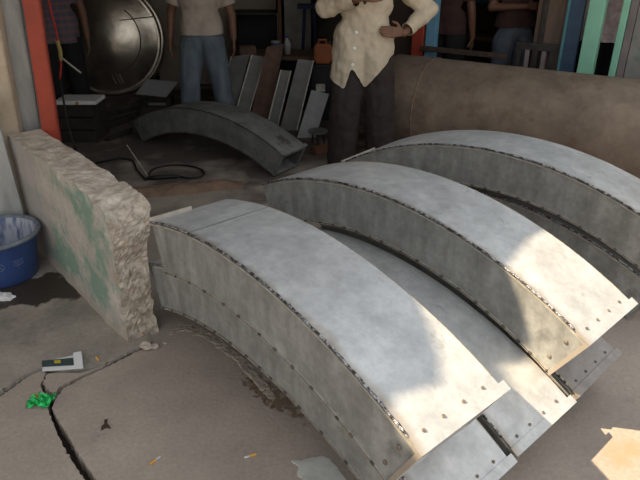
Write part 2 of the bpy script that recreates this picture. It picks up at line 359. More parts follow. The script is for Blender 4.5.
# low broken wall, runs from the facade out to the yard
def low_wall():
    L_, T_, H_ = 1.36, .185, .70
    bm = bmesh.new(); nx, ny, nzz = 90, 18, 60
    def P(i, j, k): return Vector((L_*i/nx, T_*j/ny, H_*k/nzz))
    vd = {}
    def V(i, j, k):
        if (i, j, k) not in vd: vd[(i, j, k)] = bm.verts.new(P(i, j, k))
        return vd[(i, j, k)]
    for i in range(nx):
        for k in range(nzz):
            bm.faces.new((V(i,0,k), V(i+1,0,k), V(i+1,0,k+1), V(i,0,k+1))); bm.faces.new((V(i,ny,k), V(i,ny,k+1), V(i+1,ny,k+1), V(i+1,ny,k)))
        for j in range(ny):
            f = bm.faces.new((V(i,j,nzz), V(i+1,j,nzz), V(i+1,j+1,nzz), V(i,j+1,nzz))); f.material_index = 1
            bm.faces.new((V(i,j,0), V(i,j+1,0), V(i+1,j+1,0), V(i+1,j,0)))
    for j in range(ny):
        for k in range(nzz):
            f = bm.faces.new((V(nx,j,k), V(nx,j+1,k), V(nx,j+1,k+1), V(nx,j,k+1))); f.material_index = 2
            bm.faces.new((V(0,j,k), V(0,j,k+1), V(0,j+1,k+1), V(0,j+1,k)))
    for (i, j, k), v in vd.items():
        x, y, z = v.co; e = x / L_; top = z / H_
        # uneven top, lower towards the broken end, one bite out of the crest
        if k > 0:
            dz = .012*nz(v.co, 7, 3) + .004*nz(v.co, 26, 5) + .005*nz(v.co, 60, 8)
            dz += .03*math.exp(-((x-1.10)/.05)**2)*-.8
            if x > 1.12: dz += -.055*((x-1.12)/.24)*(1 - y/T_)*.9 + .02*nz(v.co, 14, 8)
            v.co.z += dz * top**6
        if i > nx - 9:
            f = (i - (nx - 9)) / 9
            v.co.x += f * (.020*nz(v.co, 8, 1) + .008*nz(v.co, 34, 2) + .006*nz(v.co, 75, 5)) + f*.02*(top - .5) 
            if k > nzz - 8: v.co.x -= f*.05*((k-(nzz-8))/8)**2
            if j in (0, ny) and k > 1:
                v.co.y += (.014 if j == 0 else -.014) * f * (.4 + nz(v.co, 22, 6))
        if j == 0: v.co.y += .006*nz(v.co, 7, 4) 
        if j == 0 and k > nzz - 5 and x > .8: v.co.y += .015*(.5+nz(v.co, 18, 9)); 
        if k < 5: 
            q = (5-k)/5*.018*(1+nz(v.co, 10, 7))
            if j == 0: v.co.y -= q
            if i == nx: v.co.x += q
    for v in bm.verts:
        v.co.y *= (.125 + .06*max(0, min(1, (v.co.z/H_-.55)/.45)) + .028*max(0, min(1, (v.co.x-1.325)/.03)))/T_
    o = struct('wall_left', bm, [plaster, cement_top, rubble])
    o.location = (-1.79, 3.34, 0); o.rotation_euler = (0, 0, math.atan2(2.30-3.34, -.895+1.79))
    return o
lw = low_wall()
# dado: darker band low on the wall plus rubble showing where the plaster ends near the broken end
m = plaster; n = m.node_tree.nodes; L = m.node_tree.links; bsdf = n['Principled BSDF']
src = bsdf.inputs['Base Color'].links[0].from_socket
t = n.new('ShaderNodeTexCoord'); sp = n.new('ShaderNodeSeparateXYZ'); L.new(t.outputs['Object'], sp.inputs[0])
q = n.new('ShaderNodeTexNoise'); q.inputs['Scale'].default_value = 11; q.inputs['Detail'].default_value = 5; L.new(t.outputs['Object'], q.inputs['Vector'])
def band(sock, a, b, na, lo_, hi_):
    ma = n.new('ShaderNodeMath'); ma.operation = 'MULTIPLY_ADD'; ma.inputs[1].default_value = na; L.new(q.outputs['Fac'], ma.inputs[0]); L.new(sock, ma.inputs[2])
    r = n.new('ShaderNodeMapRange'); r.inputs['From Min'].default_value = a; r.inputs['From Max'].default_value = b; r.inputs['To Min'].default_value = lo_; r.inputs['To Max'].default_value = hi_
    L.new(ma.outputs[0], r.inputs['Value']); return r.outputs[0]
def mixin(fac, colr):
    global src
    k = n.new('ShaderNodeMix'); k.data_type = 'RGBA'; L.new(fac, k.inputs['Factor']); L.new(src, k.inputs['A']); k.inputs['B'].default_value = (*colr, 1); src = k.outputs['Result']
mixin(band(sp.outputs['X'], .62, .40, .25, 0, .75), (.44, .41, .40))           # bare cement towards the pillar
mixin(band(sp.outputs['Z'], .14, .10, .12, 0, .8), (.36, .31, .26))           # muddy splash low down
mixin(band(sp.outputs['X'], 1.40, 1.44, .14, 0, 1), (.40, .32, .25))           # plaster lost beside the broken end
L.new(src, bsdf.inputs['Base Color'])

# gate posts at the far end of the low wall
def post_thing(name, a, wx, wy, hgt, m, label, cat, rz=0, lean=(0, 0), z0=0.0, group=None):
    t = bmesh.new(); box(t, (-wx/2, -wy/2, 0), (wx/2, wy/2, hgt))
    bmesh.ops.subdivide_edges(t, edges=[e for e in t.edges if abs(e.verts[0].co.z - e.verts[1].co.z) > .1], cuts=20)
    bmesh.ops.bevel(t, geom=[e for e in t.edges if abs(e.verts[0].co.z - e.verts[1].co.z) > .05], offset=.006, segments=2, affect='EDGES')
    for v in t.verts:
        v.co.x += lean[0]*v.co.z + .003*nz(v.co, 8, 2); v.co.y += lean[1]*v.co.z + .003*nz(v.co, 8, 5)
    o = obj(name, t, m, loc=(a[0], a[1], z0)); o.rotation_euler = (0, 0, rz)
    return setp(o, label, cat, group)
def pbase(u, v, y, lean): 
    p = yp(u, v, y); return (p.x - lean*p.z, y)
post_thing('gate_post', pbase(50, 125, 3.50, .05), .088, .08, 2.98, redpaint, 'red painted steel post standing behind the far end of the low wall', 'post', rz=.25, lean=(+.05, 0))
post_thing('pillar', pbase(27, 110, 3.58, .05), .125, .10, 2.98, greypost, 'weathered grey painted pillar between the red post and the cream pillar', 'pillar', group='pillars beside the low wall', rz=.2, lean=(+.05, 0))
post_thing('pillar', pbase(4, 110, 3.44, +.045), .14, .12, 2.98, cream, 'cream plastered pillar at the left edge, next to the grey pillar', 'pillar', group='pillars beside the low wall', rz=.2, lean=(+.045, 0), z0=.011)
post_thing('plank', pbase(1, 180, 3.25, -.03), .15, .03, .93, greypost, 'upright greyish white plank standing behind the blue tub', 'plank', rz=.2, lean=(-.03, .0), z0=.0115)

# earthen threshold ridge on the facade line
bm = bmesh.new()
nx, ny = 40, 8
grid = [[None]*(ny+1) for _ in range(nx+1)]
for i in range(nx+1):
    for j in range(ny+1):
        x = 1.15*i/nx; y = .17*(j/ny - .5); e = min(i, nx-i)/nx
        z = .055*math.sqrt(max(0, 1-(2*j/ny-1)**2))*min(1, e*8) + .012*nz((x, y, 0), 14, 3)*min(1, e*8)*(1 if 0 < j < ny else 0)
        grid[i][j] = bm.verts.new((x, y + .015*nz((x, 0, 0), 6, 1), max(z, 0) ))
for i in range(nx):
    for j in range(ny): bm.faces.new((grid[i][j], grid[i+1][j], grid[i+1][j+1], grid[i][j+1]))
sill = struct('trim_1', bm, mat('reddish_earth', (.27, .19, .14), (.19, .125, .09), scale=9, rough=1, bump=.6, bscale=40, c3=(.30, .15, .085), s3=9, t3=.58))
sill.location = (-1.70, 4.05, .0); sill.rotation_euler = (0, 0, .27)

# ------------------------------------------------------------------ curved ducts
def arc_slab(bm, ra, rb, la, lb, ta, tb, cz, n=40):
    rows = []
    for i in range(n+1):
        t = ta + (tb-ta)*i/n; s, c = math.sin(t), math.cos(t)
        rows.append([bm.verts.new((r*s, l, cz + r*c)) for r, l in ((ra, la), (rb, la), (rb, lb), (ra, lb))])
    for a, b in zip(rows, rows[1:]):
        for k in range(4): bm.faces.new((a[k], a[(k+1) % 4], b[(k+1) % 4], b[k]))
    bm.faces.new(rows[0]); bm.faces.new(rows[-1][::-1])
heat = {}
def heat_mat(base_name, c1, c2, c3):
    """galvanised sheet whose welded long edges keep a brown heat tint"""
    m = mat(base_name, c1, c2, c3=c3, s3=8, t3=.64, w3=.14, **galv_args)
    n = m.node_tree.nodes; L = m.node_tree.links; b = n['Principled BSDF']; src = b.inputs['Base Color'].links[0].from_socket
    t = n.new('ShaderNodeTexCoord'); sp = n.new('ShaderNodeSeparateXYZ'); L.new(t.outputs['Object'], sp.inputs[0])
    q = n.new('ShaderNodeTexNoise'); q.inputs['Scale'].default_value = 14; L.new(t.outputs['Object'], q.inputs['Vector'])
    ma = n.new('ShaderNodeMath'); ma.operation = 'MULTIPLY_ADD'; ma.inputs[1].default_value = .05; L.new(q.outputs['Fac'], ma.inputs[0]); L.new(sp.outputs['Y'], ma.inputs[2])
    r = n.new('ShaderNodeMapRange'); r.inputs['From Min'].default_value = .022; r.inputs['From Max'].default_value = .052; r.inputs['To Min'].default_value = .75; r.inputs['To Max'].default_value = 0
    L.new(ma.outputs[0], r.inputs['Value'])
    k = n.new('ShaderNodeMix'); k.data_type = 'RGBA'; L.new(r.outputs[0], k.inputs['Factor']); L.new(src, k.inputs['A']); k.inputs['B'].default_value = (.33, .27, .20, 1)
    L.new(k.outputs['Result'], b.inputs['Base Color'])
    # scratches
    return m
top_m = heat_mat('galvanised_top_sheet', (.60, .612, .615), (.45, .462, .468), (.31, .318, .318))
shaded_top_m = heat_mat('shaded_top_sheet', (.34, .32, .31), (.25, .235, .23), (.20, .19, .18))  # shade beneath the middle duct put into this brownish top colour
def duct(label, cx, cy, cz, phi, R, D, W, t0, t1, far_strip=0, seam=None, old=False, near_tabs=True, seed=0, top=None):
    zb = min(cz + (R-D)*math.cos(t0), cz + (R-D)*math.cos(t1))
    root = thing('curved_duct', label, 'duct', (cx, cy, zb), phi, 'curved sheet metal duct sections')
    c0 = cz - zb; th = .0035
    tm, sm_, em = (galv_dusty, galv_dusty, galv_dusty) if old else (top_m, galv_side_shaded, galv_edge)
    tm = top or tm
    bm = bmesh.new(); arc_slab(bm, R-th, R, 0, W, t0, t1, c0); obj('top_plate', bm, tm, root)
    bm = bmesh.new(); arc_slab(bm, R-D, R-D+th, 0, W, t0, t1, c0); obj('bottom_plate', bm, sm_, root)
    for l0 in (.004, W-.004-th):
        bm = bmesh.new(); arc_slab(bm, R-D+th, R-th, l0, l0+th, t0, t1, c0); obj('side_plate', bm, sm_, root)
    # folded lips along the near long edges
    bm = bmesh.new(); arc_slab(bm, R-.016, R-.010, -.003, .004, t0, t1, c0); obj('edge_lip', bm, em, root)
    bm = bmesh.new(); arc_slab(bm, R-D-.002, R-D+.007, -.003, .004, t0, t1, c0); obj('edge_lip', bm, em, root)
    # welds
    rnd = random.Random(seed)
    for l0, rr, kk in ((-.001, R-.002, 1), (W+.001, R-.002, .8)):
        pts = []; rs = []
        n = 150
        for i in range(n+1):
            t = t0 + (t1-t0)*(.004 + .965*i/n); r = rr + .0015*rnd.random()
            pts.append((r*math.sin(t), l0 + .0015*rnd.uniform(-1, 1), c0 + r*math.cos(t))); rs.append((.0034 + .0020*rnd.random())*kk)
        if l0 > 0: rs = [.0022]*len(rs); pts = [(p[0], W, p[2]) for p in pts]
        bm = bmesh.new(); tube(bm, pts, rs, 7)
        if l0 < 0:
            pass
        obj('weld_bead' if l0 < 0 else 'folded_edge', bm, weld_dark if old else (weld if l0 < 0 else edge_tan), root, smooth=True)
    pts = []; rs = []; n = int((t1-t0)*R/.006); nxt = 5
    for i in range(n+1):
        t = t0 + (t1-t0)*i/n; r = R-D+.004; big = 0
        if i >= nxt: big = 1; 
        if i >= nxt + 2: nxt = i + rnd.randint(9, 22)
        pts.append((r*math.sin(t), -.0025, c0 + r*math.cos(t))); rs.append(.0048 if big else .0018)
    bm = bmesh.new(); tube(bm, pts, rs, 6); obj('bottom_weld', bm, weld_dark, root, smooth=True)
    # angle flange round the near mouth
    bm = bmesh.new()
    a0, a1 = t1 - .004/R, t1 + .012/R
    e = .010
    arc_slab(bm, R-.001, R+.0025, -.006, W+.022, t1-.020/R, a1, c0, 3)
    arc_slab(bm, R-.022, R-.001, -.004, W+.006, a0, a1, c0, 2)
    arc_slab(bm, R-D-.002, R-D+.018, -.004, W+.006, a0, a1, c0, 2)
    arc_slab(bm, R-D, R, -.006, .014, a0, a1, c0, 2); arc_slab(bm, R-D, R, W-.014, W+.006, a0, a1, c0, 2)
    obj('end_flange', bm, tm, root)
    if far_strip:
        bm = bmesh.new(); arc_slab(bm, R, R+.015, -.004, W*far_strip, t0-.006/R, t0+.010/R, c0, 2)
        obj('angle_strip', bm, mat('pale_strip', (.46, .42, .36), (.34, .30, .25), scale=15, rough=.6), root)
    # bolts behind the near flange, on top and on the near side
    if near_tabs:
        for f in (.14, .36, .60, .84):
            t = t1 - .036/R; p = Vector((R*math.sin(t), W*f, c0 + R*math.cos(t)))
            bm = bmesh.new(); tube(bm, [p - Vector((0, 0, .002)), p + Vector((math.sin(t), 0, math.cos(t)))*.004], [.0058, .005], 8); obj('bolt', bm, rusty, root)
        for f in (.3, .75):
            t = t1 - .045/R; r = R - D*f
            bm = bmesh.new(); ellipsoid(bm, (r*math.sin(t), .001, c0 + r*math.cos(t)), (.008, .005, .008)); obj('bolt', bm, rusty, root)
    if seam is not None:
        bm = bmesh.new(); arc_slab(bm, R-.001, R+.0016, .006, W-.004, seam-.006/R, seam+.006/R, c0, 2); obj('sheet_seam', bm, mat('seam_dirt', (.33, .33, .32), (.24, .235, .22), rough=.6, metal=.2), root)
    return root
R_, D_, W_ = 1.9313, .2216, .3613
duct('curved grey duct on top at front left, lower end in sun, beside the broken wall', -.3255, 1.7805, -1.1593-.009, -.861, R_, D_, W_, -.2903, .4755, far_strip=.52, seam=-.12, seed=1)
duct('curved duct underneath the front left duct, resting on the floor', -.329, 1.9175, -1.4329-.012, -.8438, R_, D_, W_, -.378, .551, seed=2)
duct('large curved duct on top in the middle, right end in bright sun', .2632, 2.3611, -1.1985, -.8324, R_, D_, W_, -.4598, .5152, seed=3)
duct('curved duct on top at the back right, in front of the rusty drum', .93, 3.0334, -1.2267, -.7081, R_, D_, W_, -.5644, .5495, far_strip=.98, seed=4)
duct('low curved duct on the floor between the front left duct and the middle duct', -.0005, 2.1474, -1.462-.008, -.8422, R_, D_, W_, -.5277, .5184, seed=5)
duct('low curved duct on the floor, only its end showing under the middle duct', .2633, 2.4596, -1.462, -.8111, R_, D_, W_, -.20, .545, seed=6, top=shaded_top_m)
duct('low curved duct on the floor under the back right duct', .963, 3.0837, -1.5005, -.7772, R_, D_, W_, -.496, .4987, seed=7)
duct('lone dusty curved duct standing on the workshop floor like a bridge', -1.002, 4.959, -1.4835, -.626, 1.911, .2144, .29, -.506, .478, old=True, near_tabs=False, seed=8)

# ------------------------------------------------------------------ rusty drum lying along the shop front
QA = Vector((.69, 5.35, 0)); QB = Vector((2.26, 4.295, 0)); QD = (QB - QA).normalized(); QN = Vector((-QD.y, QD.x, 0))   # QN points away from camera
if QN.y < 0: QN = -QN
DR = .405
root = thing('steel_drum', 'big rusty brown steel cylinder lying on its side behind the ducts', 'drum', (QA.x, QA.y, 0), math.atan2(QD.y, QD.x))
def xcyl(prof, seg=72):
    bm = bmesh.new(); lathe(bm, prof, seg)
    for v in bm.verts: v.co = Vector((v.co.z, v.co.x, v.co.y + DR))
    return bm
obj('shell', xcyl([(DR, -.02), (DR, .30), (DR, 1.3), (DR, 3.4), (DR-.008, 3.4), (DR-.008, -.02)]), drum_m, root, smooth=False)
for p in root.children[0].data.polygons: p.use_smooth = abs(p.normal.x) < .5
obj('end_cap', xcyl([(0, .10), (.2, .08), (.34, .05), (DR-.01, .0), (DR-.012, .02), (.34, .07), (.2, .10), (0, .12)]), drum_m, root)
for x in (.33,):
    bm = bmesh.new(); rnd = random.Random(3)
    tube(bm, [(x + .003*rnd.uniform(-1, 1), DR*math.cos(2*math.pi*k/90)*1.003, DR + DR*math.sin(2*math.pi*k/90)*1.003) for k in range(-14, 59)], .006, 6)
    o = obj('weld_ring', bm, mat('rusty_weld', (.26, .16, .11), (.12, .075, .05), scale=30, rough=.8), root, smooth=True)

# ------------------------------------------------------------------ shop front behind the drum
FP = QA + QN * .75; FP = Vector((FP.x, FP.y, 0))
def fs(u, v=35):                      # distance along the shop front seen at photo pixel u, v
    r = ray(u, v); o_ = Vector((0, 0, CAM_H)); k = (FP - o_).dot(QN) / r.dot(QN); p = o_ + r * k
    return (p - FP).dot(QD), p.z
RZ = math.atan2(QD.y, QD.x)
def F(s, d=0, z=0): p = FP + QD * s + QN * d; return Vector((p.x, p.y, z))
def fbox(bm, s0, s1, d0, d1, z0, z1):
    box(bm, (s0, d0, z0), (s1, d1, z1))
def fobj(name, boxes, m, label, cat, **k):
    bm = bmesh.new()
    for b in boxes: fbox(bm, *b)
    bmesh.ops.bevel(bm, geom=bm.edges[:], offset=.004, segments=1, affect='EDGES')
    o = obj(name, bm, m, loc=FP); o.rotation_euler = (0, 0, RZ)
    return setp(o, label, cat, **k) if label else setp(o, kind='structure')
def fsd(u, d, v=20):                  # same, for things standing d behind the front
    r = ray(u, v); o_ = Vector((0, 0, CAM_H)); P0 = FP + QN*d; k = (P0 - o_).dot(QN) / r.dot(QN); return (o_ + r*k - FP).dot(QD)
S = {u: fs(u)[0] for u in (404, 412, 424, 429, 437, 533, 541, 563, 567, 580, 592, 600, 611, 620, 632, 660)}
fobj('door_post', [(fs(413)[0], fs(424)[0], -.02, .08, 0, 2.6)], redpaint, 'orange red post just right of the beige shirted man', 'post', group='posts of the shop front')
fobj('door_post', [(fs(425.5)[0], fs(435)[0], 0, .08, 0, 2.6)], bluepost, 'light blue post beside the orange red post, behind the drum', 'post', group='posts of the shop front')
fobj('wall_shop', [(S[533], S[563]+.0, .03, .09, 0, 2.6)], brownboard, None, None)
fobj('trim_2', [(S[541]-.02, S[541]+.02, .0, .028, 0, 2.6)], darksteel, None, None)
fobj('door_1', [(S[563]+.004, S[580]-.004, .01, .06, 0.005, 2.5)], bluedoor, None, None)
fobj('door_post', [(S[567]-.035, S[567]-.012, -.02, .006, 0.005, 2.5)], mat('teal_edge', (.08, .22, .25), (.06, .17, .2)), 'thin dark teal strip on the left edge of the dark blue door', 'post', group='posts of the shop front')
fobj('door_post', [(fs(584)[0], fs(600)[0], -.03, .08, 0, 2.6)], teal, 'wide pale green door post at the upper right, left of the opening', 'post', group='posts of the shop front')
fobj('door_post', [(fs(617)[0], fs(624)[0], -.03, .08, 0, 2.6)], teal, 'narrow pale green door post at the upper right, right of the opening', 'post', group='posts of the shop front')
fobj('trim_3', [(fs(624)[0]+.004, fs(632)[0], -.01, .08, 0, 2.6)], mauve, None, None)
gw = fobj('wall_shop_right', [(fs(632)[0]+.004, fs(632)[0]+3, .0, .12, 0, 2.6)], mat('grey_wall_green_base', (.27, .27, .25), (.2, .2, .185), scale=4, rough=.95, c3=(.07, .17, .11), s3=2.6, t3=.56), None, None)
# shop interior
def fwall(name, s0, s1, d0, d1, z0, z1, m):
    bm = bmesh.new(); fbox(bm, s0, s1, d0, d1, z0, z1); o = struct(name, bm, m); o.location = FP; o.rotation_euler = (0, 0, RZ)
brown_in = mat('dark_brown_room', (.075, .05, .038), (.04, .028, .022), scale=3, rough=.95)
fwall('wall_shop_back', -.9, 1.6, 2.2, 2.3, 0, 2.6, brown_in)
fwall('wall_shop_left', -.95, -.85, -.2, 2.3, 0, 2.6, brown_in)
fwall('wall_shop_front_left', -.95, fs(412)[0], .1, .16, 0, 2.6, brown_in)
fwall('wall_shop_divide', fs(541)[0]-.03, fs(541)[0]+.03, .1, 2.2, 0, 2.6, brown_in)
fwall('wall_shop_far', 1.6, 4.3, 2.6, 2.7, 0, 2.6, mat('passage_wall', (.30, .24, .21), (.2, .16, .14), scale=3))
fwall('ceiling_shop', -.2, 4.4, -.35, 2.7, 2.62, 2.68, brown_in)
# dark rail and rusty bench inside, planks of a grille
zr = .83
fobj('rail', [(fs(424)[0], fs(512)[0], -.06, -.025, .74, .785)], mat('brown_rail', (.09, .06, .045), (.05, .035, .028), scale=14, rough=.9), 'dark brown rail running along the shop front just above the drum', 'rail')
t = thing('bench', 'rusty brown wooden bench inside the dark shop behind the drum', 'bench', F(fsd(484, 1.3), 1.3), RZ)
bm = bmesh.new(); boxb(bm, (-.26, -.15, .70), (.26, .15, .74)); obj('seat', bm, wood, t)
for x in (-.22, .22):
    for y in (-.11, .11):
        bm = bmesh.new(); box(bm, (x-.02, y-.02, 0), (x+.02, y+.02, .70)); obj('leg', bm, wood, t)
gt = thing('barrier', 'low dark barrier with upright bars in front of the brown board', 'barrier', F(0, -.05), RZ)
s0, s1 = fs(520)[0], fs(561)[0]
bm = bmesh.new(); box(bm, (s0, -.015, .84), (s1, .015, .90)); obj('top_rail', bm, darksteel, gt)
for k in range(5):
    x = s0 + .03 + (s1-s0-.06)*k/4
    bm = bmesh.new(); box(bm, (x-.018, -.01, 0), (x+.018, .01, .84)); obj('bar', bm, mauve if k % 2 else darksteel, gt)
fobj('shelf_board', [(fsd(455, 1.9), fsd(505, 1.9), 1.88, 1.93, 1.02, 1.05)], mat('deep_teal', (.03, .11, .10), (.02, .08, .075)), 'narrow teal painted board across the dark shop', 'board')

# ------------------------------------------------------------------ people
def hand(bm, wrist, fwd, nrm, curl=.35, side=1, s=1.0):
    """palm, four unequal bent fingers and a thumb on the side; fwd along the fingers, nrm out of the palm"""
    f = Vector(fwd).normalized(); n_ = (Vector(nrm) - f * Vector(nrm).dot(f)).normalized(); a = f.cross(n_) * side
    w_ = Vector(wrist)
    for k in (-1, -.33, .33, 1):
        capsule(bm, w_ + a*.012*k*s + f*.01*s, w_ + f*.085*s + a*.030*k*s, .014*s, .0125*s, 8)
    for k, ln in ((-1, .062), (-.33, .078), (.33, .084), (1, .074)):
        p = w_ + f*.09*s + a*.031*k*s; d = f; ang = curl
        for i, q in enumerate((.45, .32, .23)):
            d = (d*math.cos(ang) + n_*math.sin(ang)).normalized()
            n2 = (n_*math.cos(ang) - f*math.sin(ang)); p2 = p + d*ln*q*s*1.05
            capsule(bm, p, p2, (.0098-.0008*i)*s, (.0092-.0009*i)*s, 8); p = p2; ang = curl*(.7)
            f2 = d; n_l = (n_ - d*n_.dot(d)).normalized(); d = f2; 
            dd = d
            n_tmp = n_l
            # next bend is measured from this segment
            d = (dd*math.cos(ang) + n_tmp*math.sin(ang)).normalized(); ang = 0
    p = w_ + f*.025*s + a*.028*s
    q1 = p + (f*.55 + a*.75 + n_*.25).normalized()*.042*s; q2 = q1 + (f*.9 + a*.25 + n_*.25).normalized()*.034*s
    capsule(bm, p, q1, .0135*s, .0115*s, 8); capsule(bm, q1, q2, .0112*s, .0095*s, 8)
def even_rim(bm, it=6):
    for _ in range(it):
        new = {}
        for v in bm.verts:
            nb = [e.other_vert(v).co for e in v.link_edges if e.is_boundary]
            if len(nb) >= 2: new[v] = v.co*.4 + sum(nb, Vector())/len(nb)*.6
        for v, c in new.items(): v.co = c
def person(label, loc, rz, J, shirt, trousers, hs=1.0, sleeve='long', hem=.80, hemfn=None, tw=(.115, .095, .085), voxel=.012, wr=.006, buttons=None, belly=0.0, wide=0.0, loose=1.0):
    """J: joints in the person's own frame (x to the photo's right when facing the camera, front = -y)"""
    root = thing('person', label, 'person', loc, rz)
    V = lambda k: Vector(J[k])
    b = bmesh.new()
    pel, chest, neck, head = V('pelvis'), V('chest'), V('neck'), V('head')
    ellipsoid(b, pel, (.155, .105, .11)); ellipsoid(b, (pel+chest)/2, (.135, .10+belly*.5, .17)); ellipsoid(b, chest, (.165, .115, .17))
    capsule(b, chest + Vector((0, 0, .1)), neck, .07, .055); capsule(b, neck, head - Vector((0, -.015, .05)), .054, .052)
    ellipsoid(b, head + Vector((0, .012, .025)), (.074, .092, .098)); ellipsoid(b, head + Vector((0, -.02, -.06)), (.055, .065, .062))
    capsule(b, head + Vector((0, -.085, .02)), head + Vector((0, -.102, -.022)), .010, .016, 8)      # nose
    capsule(b, head + Vector((-.022, -.076, -.058)), head + Vector((.022, -.076, -.058)), .009, .009, 8)   # lips
    capsule(b, head + Vector((-.045, -.068, .035)), head + Vector((.045, -.068, .035)), .011, .011, 8)   # brow
    for s in (-1, 1): ellipsoid(b, head + Vector((.078*s, .012, -.005)), (.012, .022, .033))
    for s, k in ((-1, 'L'), (1, 'R')):
        sh, el, wr_ = V('sh'+k), V('el'+k), V('wr'+k)
        capsule(b, chest + Vector((.08*s, 0, .10)), sh, .065, .056); capsule(b, sh, el, .050, .040); capsule(b, el, wr_, .041, .028)
        f, n_ = J['hand'+k][0], J['hand'+k][1]
        hand(b, wr_ + Vector(f).normalized()*.01, f, n_, J['hand'+k][2], J['hand'+k][3], 1.0)
        hp, kn, an = V('hip'+k), V('kn'+k), V('an'+k)
        capsule(b, pel + Vector((.06*s, 0, 0)), hp, .09, .085); capsule(b, hp, kn, .083, .056); capsule(b, kn + Vector((0, .012, -.05)), kn + Vector((0, .016, -.14)), .055, .053)
        capsule(b, kn, an, .052, .038)
        capsule(b, an + Vector((0, .03, -.045)), an + Vector((0, -.15, -.055)), .034, .025); capsule(b, an, an + Vector((0, .02, -.04)), .038, .034)
    bb = remesh(b, voxel*.62, 3)
    zmin = min(v.co.z for v in bb.verts)
    for v in bb.verts: v.co.z -= zmin*(1 if v.co.z < .1 else 0)
    obj('body', bb, skin, root, smooth=True)
    # hair and eyes
    b = bmesh.new(); ellipsoid(b, head + Vector((0, .024, .038)), (.081, .095, .098))
    for v in list(b.verts):
        q = v.co - head
        if q.z < -.04 or (q.y < -.055 and q.z < .075): b.verts.remove(v)
    rough_up(b, .006, 40); obj('hair', b, hairm, root, smooth=True)
    for s in (-1, 1):
        b = bmesh.new(); ellipsoid(b, head + Vector((.030*s, -.078, .012)), (.012, .008, .0065)); ey = obj('eye', b, eyew, root, smooth=True)
        b = bmesh.new(); ellipsoid(b, head + Vector((.030*s, -.0845, .012)), (.0058, .0032, .0062)); obj('pupil', b, hairm, ey, smooth=True)
    # trousers
    b = bmesh.new()
    ellipsoid(b, pel + Vector((0, 0, .02)), (.172, .118, .12))
    for s, k in ((-1, 'L'), (1, 'R')):
        hp, kn, an = V('hip'+k), V('kn'+k), V('an'+k)
        capsule(b, pel + Vector((.065*s, 0, 0)), hp + Vector((0, 0, -.05)), .112, tw[0]); capsule(b, hp + Vector((0, 0, -.05)), kn, tw[0], tw[1]); capsule(b, kn, an + Vector((0, .01, -.07)), tw[1], tw[2])
    t = remesh(b, voxel, 5)
    top = pel.z + .07
    bmesh.ops.delete(t, geom=[v for v in t.verts if v.co.z > top or v.co.z < .035], context='VERTS')
    rough_up(t, wr*1.3, 9, 3); rough_up(t, wr*.7, 24, 8)
    obj('trousers', t, trousers, root, smooth=True)
    # shirt
    b = bmesh.new()
    g = .028*loose
    ellipsoid(b, (pel+chest)/2, (.15+g, .115+g*.8+belly, .22)); ellipsoid(b, chest, (.17+g, .12+g, .175)); 
    hz = hem
    capsule(b, Vector((-.055-wide*.6, pel.y, pel.z+.1)), Vector((-.06-wide, pel.y, hz-.06)), .125+g*.6, .132+g*.6, 16); capsule(b, Vector((.055+wide*.4, pel.y, pel.z+.1)), Vector((.06+wide*.4, pel.y, hz-.06)), .125+g*.6, .132+g*.6, 16)
    cuts = []
    for s, k in ((-1, 'L'), (1, 'R')):
        sh, el, wr_ = V('sh'+k), V('el'+k), V('wr'+k)
        capsule(b, chest + Vector((.08*s, 0, .09)), sh, .085, .076)
        if sleeve == 'long':
            capsule(b, sh, el, .076, .066); capsule(b, el, wr_, .066, .052); cuts.append((wr_ - (wr_-el).normalized()*.03, (wr_-el).normalized()))
        else:
            e2 = sh + (el-sh)*.8; capsule(b, sh, e2, .078, .076); cuts.append((sh + (el-sh)*.72, (el-sh).normalized()))
    t = remesh(b, voxel, 5)
    kill = []
    for v in t.verts:
        p = v.co
        z0 = hemfn(p) if hemfn else hz
        if p.z < z0 and abs(p.x) < .30 and Vector((p.x-pel.x, p.y-pel.y)).length < .27 and not any((p-c).length < .12 and abs(p.x) > .2 for c, d in cuts): kill.append(v); continue
        if p.z > neck.z - .015 and (p - neck).xy.length < .075: kill.append(v); continue
        for c, d in cuts:
            if (p-c).dot(d) > 0 and (p-c).length < .10: kill.append(v); break
    bmesh.ops.delete(t, geom=kill, context='VERTS')
    even_rim(t); rough_up(t, wr*1.3, 8, 11); rough_up(t, wr*.9, 19, 4); rough_up(t, wr*.4, 40, 2)
    obj('shirt', t, shirt, root, smooth=True)
    if buttons:
        for x, z in buttons:
            # lies on the shirt front
            sh_ = [c for c in root.children if c.name.startswith('shirt')][0]
            ys = min((v.co.y for v in sh_.data.vertices if abs(v.co.x-x) < .012 and abs(v.co.z-z) < .012), default=-.17)
            bm2 = bmesh.new(); ellipsoid(bm2, (x, ys-.002, z), (.013, .005, .013)); obj('button', bm2, white, root, smooth=True)
    # sandals
    for s, k in ((-1, 'L'), (1, 'R')):
        an = V('an'+k); b = bmesh.new(); boxb(b, (an.x-.042, an.y-.18, .0), (an.x+.042, an.y+.07, .018), .006); obj('sandal', b, rubber, root)
    return root
def stand(h=1.70, dx=.13):
    k = h/1.70
    J = dict(pelvis=(0, 0, .92*k), chest=(0, .005, 1.24*k), neck=(0, .02, 1.445*k), head=(0, -.005, 1.585*k))
    for s, q in ((-1, 'L'), (1, 'R')):
        J['sh'+q] = (.185*s, .01, 1.385*k); J['el'+q] = (.25*s, .03, 1.10*k); J['wr'+q] = (.265*s, -.03, .85*k)
        J['hand'+q] = ((.02*s, -.05, -1), (-s, 0, 0), .25, s)
        J['hip'+q] = (.095*s, 0, .88*k); J['kn'+q] = ((.095+(dx-.095)*.55)*s, -.01, .49*k); J['an'+q] = (dx*s, .02, .085)
    return J
shirt_beige = mat('beige_shirt', (.54, .47, .36), (.43, .37, .285), scale=5, rough=.9)
